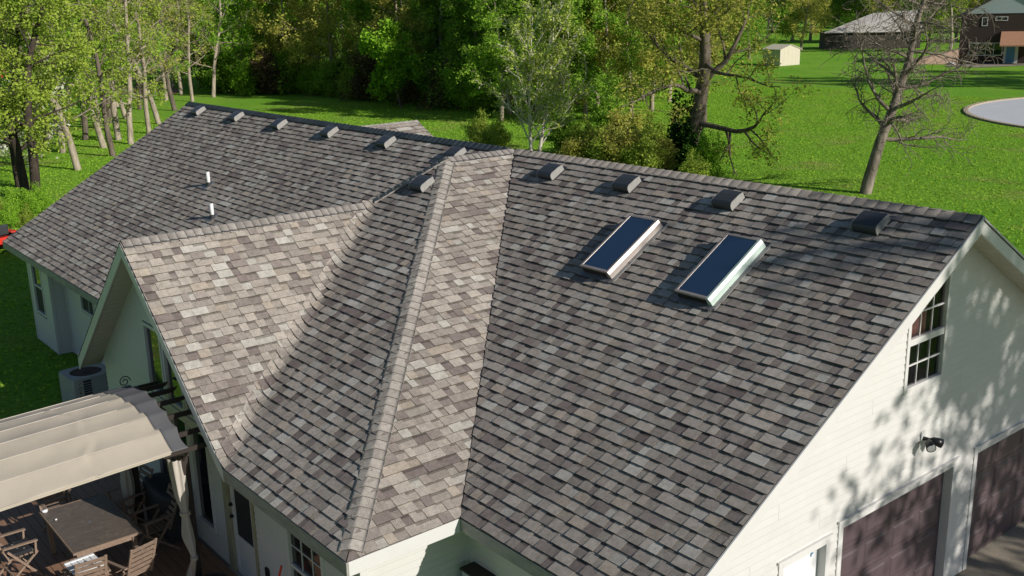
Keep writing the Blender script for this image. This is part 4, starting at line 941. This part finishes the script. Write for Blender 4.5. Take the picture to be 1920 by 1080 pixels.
# low dark outbuilding with a pale stony roof
o0, o1 = gp(1546, 84), gp(1720, 80); o0 = o0*.62+CAM*.38; o1 = o1*.62+CAM*.38
o0 = gp(1546, 93); o1 = gp(1725, 90); a = math.atan2(o1[1]-o0[1], o1[0]-o0[0]); wd = math.hypot(o1[0]-o0[0], o1[1]-o0[1]); pp = FPX/np.linalg.norm(o0-CAM)
ob = thing('outbuilding', 'long low dark outbuilding with a pale weathered roof behind the bare tree', 'outbuilding', (o0[0], o0[1], LAWN), a)
MB().box(0, wd, 0, 6, 0, 28/pp).build('wall', 'wood_dark', ob)
k0 = 0
for k in range(int(wd/.45)): MB().box(k*.45, k*.45+.42, -.04, 0, .05, 28/pp-.05).build('board', 'wood_dark', ob)
MB().prism([(-.3, -.5, 28/pp), (wd+.3, -.5, 28/pp), (wd+.3, 5, 62/pp), (wd*.55, 5, 58/pp)], (0, .1, .15)).build('roof', 'paleroof', ob)
# pale house seen through the grove
f0 = gp(45, 122); f0 = gp(60, 118); lh = thing('distant_house', 'pale house with dark roof glimpsed through the grove', 'house', (f0[0], f0[1], LAWN), math.radians(50))
MB().box(-9, 9, 0, 8, 0, 4.2).build('wall', 'bluegrey', lh)
MB().prism([(-9.6, -.6, 4.2), (-9.6, 8.6, 4.2), (-9.6, 4, 6.8)], (19.2, 0, 0)).build('roof', 'acdark', lh)
for x in (-6, -2, 2, 6):
    w_ = MB().box(x-.7, x+.7, -.08, .02, 1.0, 2.8).build('window', 'trim', lh); MB().box(x-.58, x+.58, -.1, -.081, 1.12, 2.68).build('pane', 'screen', w_)
pp_ = gp(1041, 62); po = thing('utility_pole', 'slim grey utility pole rising among the far trees', 'pole', (pp_[0], pp_[1], LAWN)); MB().tube([(0, 0, 0), (0, 0, 14)], [.22, .14], 10).build('shaft', 'galv', po); MB().box(-1, 1, -.06, .06, 13, 13.2).build('crossarm', 'galv', po)
# ---------------------------------------------------------------- trees
def leaf_mesh(name, P, size, m, rs, flat=.35):
    n = len(P); a = rs.normal(size=(n, 3)); a[:, 2] *= .7; a /= np.linalg.norm(a, axis=1)[:, None]
    b = rs.normal(size=(n, 3)); b -= (b*a).sum(1)[:, None]*a; b /= np.linalg.norm(b, axis=1)[:, None]
    s = size*rs.uniform(.6, 1.35, n)[:, None]; nn = np.cross(a, b)
    Vv = np.stack([P-a*s, P+b*s*.55+nn*s*.12, P+a*s, P-b*s*.55+nn*s*.12], 1).reshape(-1, 3).astype(np.float32)
    me = bpy.data.meshes.new(name); me.vertices.add(4*n); me.vertices.foreach_set('co', Vv.ravel())
    me.loops.add(4*n); me.loops.foreach_set('vertex_index', np.arange(4*n, dtype=np.int32)); me.polygons.add(n)
    me.polygons.foreach_set('loop_start', np.arange(0, 4*n, 4, dtype=np.int32)); me.update(calc_edges=True); me.materials.append(M[m]); return me
class Tree:
    def __init__(s, seed): s.r = random.Random(seed); s.rs = np.random.default_rng(seed); s.mb = MB(); s.spots = []
    def rv(s): return Vector((s.r.gauss(0, 1), s.r.gauss(0, 1), s.r.gauss(0, 1)))
    def branch(s, p, d, L, r, lvl, cfg):
        r_ = s.r; k = cfg['seg'][lvl]; pts = [Vector(p)]; rad = [r]; d = Vector(d).normalized(); dirs = [d.copy()]
        for i in range(k):
            d = (d+s.rv()*cfg['wig'][lvl]+Vector((0, 0, cfg['trop'][lvl]))).normalized()
            pts.append(pts[-1]+d*(L/k)); t = (i+1)/k; rad.append(max(cfg.get('rmin', .006), r*(1-t*cfg['taper'][lvl]))); dirs.append(d.copy())
        s.mb.tube(pts, rad, cfg['sides'][lvl], cap=False)
        last = lvl == len(cfg['n'])
        if lvl >= cfg['leaf_from']:
            for i in range(1, len(pts)): s.spots.append(pts[i])
        if last: return pts
        nch = cfg['n'][lvl]
        for c in range(nch):
            t = cfg['start'][lvl]+(1-cfg['start'][lvl])*((c+r_.random())/nch); f = t*k; i = min(int(f), k-1); q = pts[i].lerp(pts[i+1], f-i); dd = dirs[i+1]
            az = s.rv() if lvl else Vector((math.cos(c*2.39996+cfg.get('az0', 0)), math.sin(c*2.39996+cfg.get('az0', 0)), s.r.gauss(0, .2))); az = (az-dd*az.dot(dd)).normalized(); an = math.radians(r_.uniform(*cfg['ang'][lvl])); nd = dd*math.cos(an)+az*math.sin(an)
            s.branch(q, nd, L*cfg['ratio'][lvl]*r_.uniform(.7, 1.2)*(1-cfg['shape'][lvl]*t), max(.008, rad[i]*cfg['rr'][lvl]), lvl+1, cfg)
        return pts
    def leaves(s, n, clump, filt=None, keep=.45):
        S_ = np.array([tuple(p) for p in s.spots]); S_ = S_[s.rs.random(len(S_)) < keep]; idx = s.rs.integers(0, len(S_), n); P = S_[idx]+s.rs.normal(size=(n, 3))*clump
        if filt is not None: P = P[filt(P)]
        return P[P[:, 2] > .1]
def cfg(**k):
    c = dict(seg=[12, 7, 5, 3], wig=[.05, .13, .2, .25], trop=[.02, .05, .04, .02], taper=[.8, .85, .85, .8], sides=[9, 6, 4, 3], n=[16, 6, 4], start=[.3, .3, .25], ang=[(45, 75), (35, 65), (30, 70)], ratio=[.42, .5, .5], shape=[.45, .4, .3], rr=[.42, .5, .55], leaf_from=2); c.update(k); return c
def grow(name, seed, H, r, c, bark, leaf, nl, ls, clump, lean=(0, 0), stems=1, holes=.0):
    t = Tree(seed)
    for k in range(stems):
        a = k*2*math.pi/max(1, stems)+t.r.random(); sp = 0 if stems == 1 else .18
        t.branch((math.cos(a)*sp*.7, math.sin(a)*sp*.7, -.1), (lean[0]+math.cos(a)*sp, lean[1]+math.sin(a)*sp, 1), H*(1 if k == 0 else t.r.uniform(.7, .95)), r*(1 if stems == 1 else .75), 0, c)
    o = bpy.data.objects.new(name, None); C.objects.link(o); o.empty_display_size = .3
    t.mb.build('trunk', bark, o, True)
    if nl:
        P = t.leaves(nl, clump)
        cr = bpy.data.objects.new('crown', leaf_mesh('crown', P, ls, leaf, t.rs)); C.objects.link(cr); cr.parent = o
    return o
PROTO_USED = set()
def plant(proto, x, y, rz, sc, label, cat, group=None, z=LAWN, sz=None):
    if proto.name in PROTO_USED: o = copy_tree(proto)
    else: o = proto; PROTO_USED.add(proto.name)
    o.location = (x, y, z); o.rotation_euler = (0, 0, rz); o.scale = (sc, sc, sc*(sz or 1)); return tag(o, label, cat, group)
# --- grove of slender trees on the left
gc = cfg(seg=[14, 6, 4, 3], wig=[.07, .16, .2, .25], n=[20, 6, 4], start=[.20, .2, .2], ang=[(45, 85), (35, 65), (30, 70)], ratio=[.28, .5, .5], shape=[.35, .4, .3], trop=[.015, .03, .02, 0], rr=[.36, .5, .55], taper=[.72, .85, .85, .8], rmin=.01)
grove = [grow('grove_tree', 11+k, 15, .235, gc, b, l, nl_, .105, .14, lean=(R_(-.09, .09), R_(-.09, .09))) for k, (b, l, nl_) in enumerate((('bark_pale', 'lf_spring', 6000), ('bark_pale', 'lf_bright', 4200), ('bark_grey', 'lf_spring', 5000), ('bark_pale', 'lf_olive', 1500)))]
GL = 'slender pale trunked tree in spring leaf, one of the grove past the house end'
for i, (u, v) in enumerate([(146, 318), (195, 277), (212, 293), (222, 262), (245, 270), (298, 232), (328, 207), (361, 190), (106, 252), (170, 218), (156, 234), (186, 240), (128, 205), (236, 222), (205, 232), (280, 250), (92, 262), (118, 286), (160, 262), (312, 188), (270, 186), (220, 200), (44, 276), (60, 215), (25, 235), (8, 190), (262, 205), (340, 178), (85, 190), (400, 182)]):
    p = gp(u, v); plant(grove[i % 4], p[0], p[1], R_(0, 6.28), R_(.85, 1.1), GL, 'tree', 'grove trees')
dg = grow('dark_grove_tree', 31, 14, .30, gc, 'bark_dark', 'lf_spring', 8500, .10, .2)
for i, (u, v) in enumerate([(68, 377), (50, 372), (38, 350)]):
    p = gp(u, v); plant(dg, p[0], p[1], 2.1*i+.4, R_(.8, 1), 'dark rough barked tree with ivy at its foot by the mower', 'tree', 'dark trees by the mower')
# --- dense woodland trees
wc = cfg(seg=[10, 6, 4, 3], n=[22, 7, 4], start=[.10, .2, .2], ratio=[.36, .5, .5], shape=[.35, .3, .3], ang=[(50, 85), (35, 65), (30, 70)], rr=[.32, .5, .5])
wood = [grow('woodland_tree', 51+k, 14, .24, wc, 'bark_pale', l, 15000, .135, .26) for k, l in enumerate(('lf_dark', 'lf_bright', 'lf_olive', 'lf_dark', 'lf_spring'))]
bc = cfg(seg=[6, 5, 4, 3], n=[10, 6, 4], start=[.05, .2, .2], ratio=[.7, .55, .5], shape=[.3, .3, .3], ang=[(30, 75), (35, 65), (30, 70)], rr=[.5, .5, .5], leaf_from=1)
bush = [grow('bush', 71+k, 2.6, .05, bc, 'bark_grey', l, 7500, .10, .18, stems=4) for k, l in enumerate(('lf_bright', 'lf_olive', 'lf_dark', 'lf_brush', 'lf_spring'))]
WN = ['dark green leafy tree in the woodland edge behind the lawn', 'bright green leafy tree in the woodland edge behind the lawn', 'olive tinged tree in the woodland edge behind the lawn', 'dark green leafy tree in the woodland edge behind the lawn', 'yellow green tree in the woodland edge behind the lawn']
WK = ['dark', 'bright', 'olive', 'dark', 'yellow green']
def edge_v(u):
    xs = [0, 300, 460, 560, 650, 760, 880, 960, 1100, 1240, 1400, 1470, 1540, 1760, 1920]; vs = [150, 164, 176, 172, 181, 190, 205, 215, 212, 168, 130, 116, 92, 78, 66]
    return float(np.interp(u, xs, vs))
def wood_at(u, v, k, s, sz=1): p = gp(u, v); plant(wood[k], p[0], p[1], R_(0, 6.28), s, WN[k], 'tree', WK[k]+' woodland trees', sz=sz)
seq = [0, 2, 4, 1, 3, 4, 0, 3, 2, 4, 1, 2]
i = 0
for row, (dv, st) in enumerate(((-4, 62), (-20, 66), (-38, 70))):
    u = 320+row*17
    while u < 1420:
        v = edge_v(u)+dv*(.8 if u < 500 else 1)
        if not (1180 < u < 1400 and row == 0) and v > 62:
            k = seq[(i*5+row) % 12]
            if u > 840: k = (0, 3)[i % 2]
            wood_at(u+R_(-12, 12), v+R_(-4, 3), k, R_(.75, 1.1)); i += 1
        u += st*R_(.8, 1.2)
for u_, v_, k_, s_ in ((940, 226, 3, .8), (1052, 228, 0, .85), (1098, 222, 2, .8), (1140, 224, 3, .85), (1182, 216, 2, .9), (1222, 208, 0, .9), (1255, 190, 2, .85), (1120, 200, 0, 1.0), (1205, 186, 3, 1.0)): wood_at(u_, v_, k_, s_)
wood_at(905, 196, 0, 1.05); wood_at(865, 186, 3, 1.0); wood_at(822, 180, 0, .95)
# far backdrop of woodland behind the houses and lawns
i = 0
for (u0_, u1_, v, st) in ((-60, 380, 120, 42), (-60, 420, 92, 36), (1480, 1990, 78, 44), (1440, 1800, 95, 70), (380, 1990, 60, 40), (-60, 1990, 52, 44)):
    u = u0_
    while u < u1_:
        if not (v == 95 and 1545 < u < 1730):
            p = gp(u+R_(-8, 8), v+R_(-2, 2)); k = (0, 2, 4, 0, 2, 3)[i % 6]; plant(wood[k], p[0], p[1], R_(0, 6.28), R_(1.0, 1.5), 'tall leafy tree in the far woodland along the horizon', 'tree', 'far woodland trees'); i += 1
        u += st*R_(.8, 1.25)
# understorey bushes along the woodland edge
BN = ['bright green bush', 'olive green bush', 'dark green bush', 'brown twiggy brush', 'yellow green bush']
def bush_at(u, v, k, s, where, grp, sz=1): p = gp(u, v); plant(bush[k], p[0], p[1], R_(0, 6.28), s, BN[k]+' '+where, 'bush', grp+BN[k], sz=sz)
u = 400
i = 0
while u < 900:
    bush_at(u, edge_v(u)+R_(-1, 4), (2, 3, 2, 0, 2, 3, 4)[i % 7], R_(.8, 1.5), 'at the foot of the woodland edge', 'woodland edge ', 1.0); u += R_(14, 26); i += 1
for u, v, k, s in ((1080, 328, 1, .6), (1120, 328, 4, .65), (1165, 330, 1, .75), (1205, 335, 4, .7), (1235, 330, 1, .6), (1100, 300, 4, .65), (1175, 290, 1, .8), (1060, 290, 2, .7), (900, 275, 4, .6), (930, 292, 4, .65), (1225, 305, 4, .7), (1150, 268, 2, .9), (1320, 335, 0, .6), (1300, 346, 4, .45), (1130, 315, 1, .7), (1190, 312, 4, .7)):
    bush_at(u, v, k, s, 'in the thicket between the silvery tree and the big oak', 'thicket ')
for u, v, k, s in ((30, 408, 0, .35), (60, 406, 0, .33), (85, 398, 0, .28), (20, 428, 0, .3), (5, 414, 4, .32), (50, 423, 4, .25), (72, 388, 0, .3)):
    bush_at(u, v, k, s, 'growing low beside the mower and dark trunks', 'low growth ')
bt = grow('blossom_tree', 91, 4.2, .06, bc, 'bark_grey', 'lf_white', 1600, .10, .2, stems=2); p = gp(28, 322); plant(bt, p[0], p[1], 0, 1.35, 'small tree with white blossom in front of the grove', 'tree')
lb2 = grow('lone_leafy_tree', 95, 6.2, .12, cfg(n=[14, 7, 5], start=[.18, .2, .2], ratio=[.5, .5, .5]), 'bark_grey', 'lf_bright', 9000, .16, .24); p = gp(752, 203); plant(lb2, p[0], p[1], 1, 1, 'rounded bright green small tree standing out before the dark wood', 'tree')
# --- silvery multi-stem tree behind the ridge
pc = cfg(seg=[12, 7, 5, 3], wig=[.035, .08, .14, .2], n=[20, 6, 4], start=[.12, .2, .25], ang=[(28, 52), (25, 50), (25, 60)], ratio=[.48, .5, .5], shape=[.55, .4, .3], trop=[.03, .03, .03, .02], rr=[.55, .6, .6], rmin=.017)
sv = grow('silvery_tree', 101, 8.6, .15, pc, 'bark_white', 'lf_pale', 12500, .08, .13, stems=2); p = gp(1003, 306); plant(sv, p[0], p[1], .6, 1.0, 'silvery branched young tree with sparse pale leaves behind the roof ridge', 'tree')
# --- the big oak, its limbs following the photograph, and ivy round its foot
ok = Tree(121); oc = cfg(seg=[10, 8, 6, 4], wig=[.08, .16, .22, .3], n=[16, 7, 5], start=[.22, .2, .2], ang=[(50, 95), (35, 70), (30, 75)], ratio=[.55, .5, .5], shape=[.35, .35, .3], trop=[.02, .02, .01, 0], rr=[.42, .5, .5])
ok.branch((0, 0, -.1), (.03, .02, 1), 12.5, .52, 0, oc)
oak = thing('oak_tree', 'big spreading oak with twisting limbs and sparse yellow green leaves on the lawn', 'tree'); p_ok = gp(1284, 318); oak.location = (p_ok[0], p_ok[1], LAWN)
tr_ = ok.mb.build('trunk', 'bark_grey', oak, True); cr = bpy.data.objects.new('crown', leaf_mesh('crown', ok.leaves(17000, .19), .085, 'lf_olive', ok.rs)); C.objects.link(cr); cr.parent = oak
iv = Tree(131); P = []
for k in range(5200):
    z = abs(iv.r.gauss(0, 1.7)); a = iv.r.uniform(0, 6.28); q = .55+abs(iv.r.gauss(0, .28))*(1-.12*z)+.35*max(0, 1-z)
    if z < 4.6: P.append((q*math.cos(a), q*math.sin(a), z+.1))
ivy = bpy.data.objects.new('ivy', leaf_mesh('ivy', np.array(P), .12, 'lf_ivy', iv.rs)); C.objects.link(ivy); ivy.location = (p_ok[0], p_ok[1], LAWN); tag(ivy, 'dark ivy wrapped round the foot of the big oak', 'ivy')
o2 = grow('oak_sapling', 141, 9, .2, cfg(n=[12, 5, 4], start=[.35, .2, .2]), 'bark_grey', 'lf_olive', 3500, .11, .2); p = gp(1320, 240); plant(o2, p[0], p[1], 2, 1, 'thinner tree standing just behind the big oak', 'tree')
# --- the bare tree
bcf = cfg(seg=[12, 10, 8, 6], wig=[.06, .13, .2, .28], n=[26, 11, 8], start=[.26, .12, .1], ang=[(50, 85), (30, 65), (25, 75)], ratio=[.44, .48, .52], shape=[.35, .3, .3], trop=[.0, .01, -.02, -.05], rr=[.46, .48, .5], sides=[10, 7, 4, 3], taper=[.72, .9, .9, .8], leaf_from=9, rmin=.0115, az0=.6)
p = gp(1622, 362); lean_dir = rt*.17; bare = grow('bare_tree', 157, 10.5, .30, bcf, 'bark_bare', None, 0, 0, 0, lean=(lean_dir[0], lean_dir[1])); plant(bare, p[0], p[1], 0, 1.0, 'leafless grey tree with a dense web of drooping twigs on the lawn', 'tree')
# --- yard trees just out of view whose shade falls into the picture
sh_c = cfg(n=[20, 7, 5], start=[.56, .2, .2], ratio=[.36, .5, .5], ang=[(40, 80), (35, 65), (30, 70)])
ys = grow('yard_tree', 171, 12.6, .22, sh_c, 'bark_grey', 'lf_bright', 5200, .15, .30); plant(ys, 24.0, 4.7, 0, 1.0, 'leafy yard tree shading the garage wall from across the driveway', 'tree', z=0)
for (u, v, s) in ((2080, 158, 1.0), (2200, 168, 1.1), (2330, 160, 1.0), (2120, 140, .9)):
    p = gp(u, v); plant(wood[1], p[0], p[1], R_(0, 6), s, 'leafy street tree beyond the turning circle', 'tree', 'trees past the turning circle')

# ---------------------------------------------------------------- grass tufts over the lawn
gn = 330000; gr_ = np.random.default_rng(5); gxy = np.stack([gr_.uniform(-75, 4, gn), gr_.uniform(-16, 80, gn)], 1)
keep = ~((gxy[:, 0] > -15.4) & (gxy[:, 1] < 6) & (gxy[:, 1] > -5.6)) & ~((gxy[:, 0] > -3.9) & (gxy[:, 1] < 6)) & (np.hypot(gxy[:, 0]-cc[0], gxy[:, 1]-cc[1]) > cr_+.3)
gxy = gxy[keep]; gn = len(gxy); hgt = gr_.uniform(.025, .07, gn); az = gr_.uniform(0, 6.28, gn); wd_ = gr_.uniform(.02, .055, gn)
tx, ty = np.cos(az)*wd_, np.sin(az)*wd_; lx, ly = gr_.normal(0, .05, gn), gr_.normal(0, .05, gn); z0 = np.full(gn, LAWN-.02)
Vg = np.stack([np.stack([gxy[:, 0]-tx, gxy[:, 1]-ty, z0], 1), np.stack([gxy[:, 0]+tx, gxy[:, 1]+ty, z0], 1), np.stack([gxy[:, 0]+tx*.6+lx, gxy[:, 1]+ty*.6+ly, z0+hgt], 1), np.stack([gxy[:, 0]-tx*.6+lx, gxy[:, 1]-ty*.6+ly, z0+hgt], 1)], 1).reshape(-1, 3).astype(np.float32)
M['lf_grass'] = leaf_mat('grass_blade', (.11, .27, .014), (.31, .50, .05), .4, .12)
_N = M['lf_grass'].node_tree.nodes; _L = M['lf_grass'].node_tree.links; _cr = [n for n in _N if n.type == 'VALTORGB'][0]; _g = _N.new('ShaderNodeNewGeometry')
_n = _N.new('ShaderNodeTexNoise'); _n.inputs['Scale'].default_value = .23; _n.inputs['Detail'].default_value = 7; _n.inputs['Roughness'].default_value = .7; _L.new(_g.outputs['Position'], _n.inputs['Vector'])
_r = _N.new('ShaderNodeMapRange'); _r.inputs[1].default_value = .50; _r.inputs[2].default_value = .70; _r.inputs[3].default_value = 0; _r.inputs[4].default_value = .75; _L.new(_n.outputs['Fac'], _r.inputs[0])
_x = _N.new('ShaderNodeMix'); _x.data_type = 'RGBA'; _L.new(_r.outputs[0], _x.inputs[0]); _L.new(_cr.outputs[0], _x.inputs[6]); _x.inputs[7].default_value = (.36, .36, .10, 1)
for _k in [n for n in _N if n.type in ('BSDF_DIFFUSE', 'BSDF_TRANSLUCENT')]: _L.new(_x.outputs[2], _k.inputs[0])
me = bpy.data.meshes.new('grass'); me.vertices.add(4*gn); me.vertices.foreach_set('co', Vg.ravel()); me.loops.add(4*gn); me.loops.foreach_set('vertex_index', np.arange(4*gn, dtype=np.int32)); me.polygons.add(gn)
me.polygons.foreach_set('loop_start', np.arange(0, 4*gn, 4, dtype=np.int32)); me.update(calc_edges=True); me.materials.append(M['lf_grass'])
g_o = bpy.data.objects.new('grass', me); C.objects.link(g_o); tag(g_o, 'short green grass tufts covering the lawn', 'grass', kind='stuff')
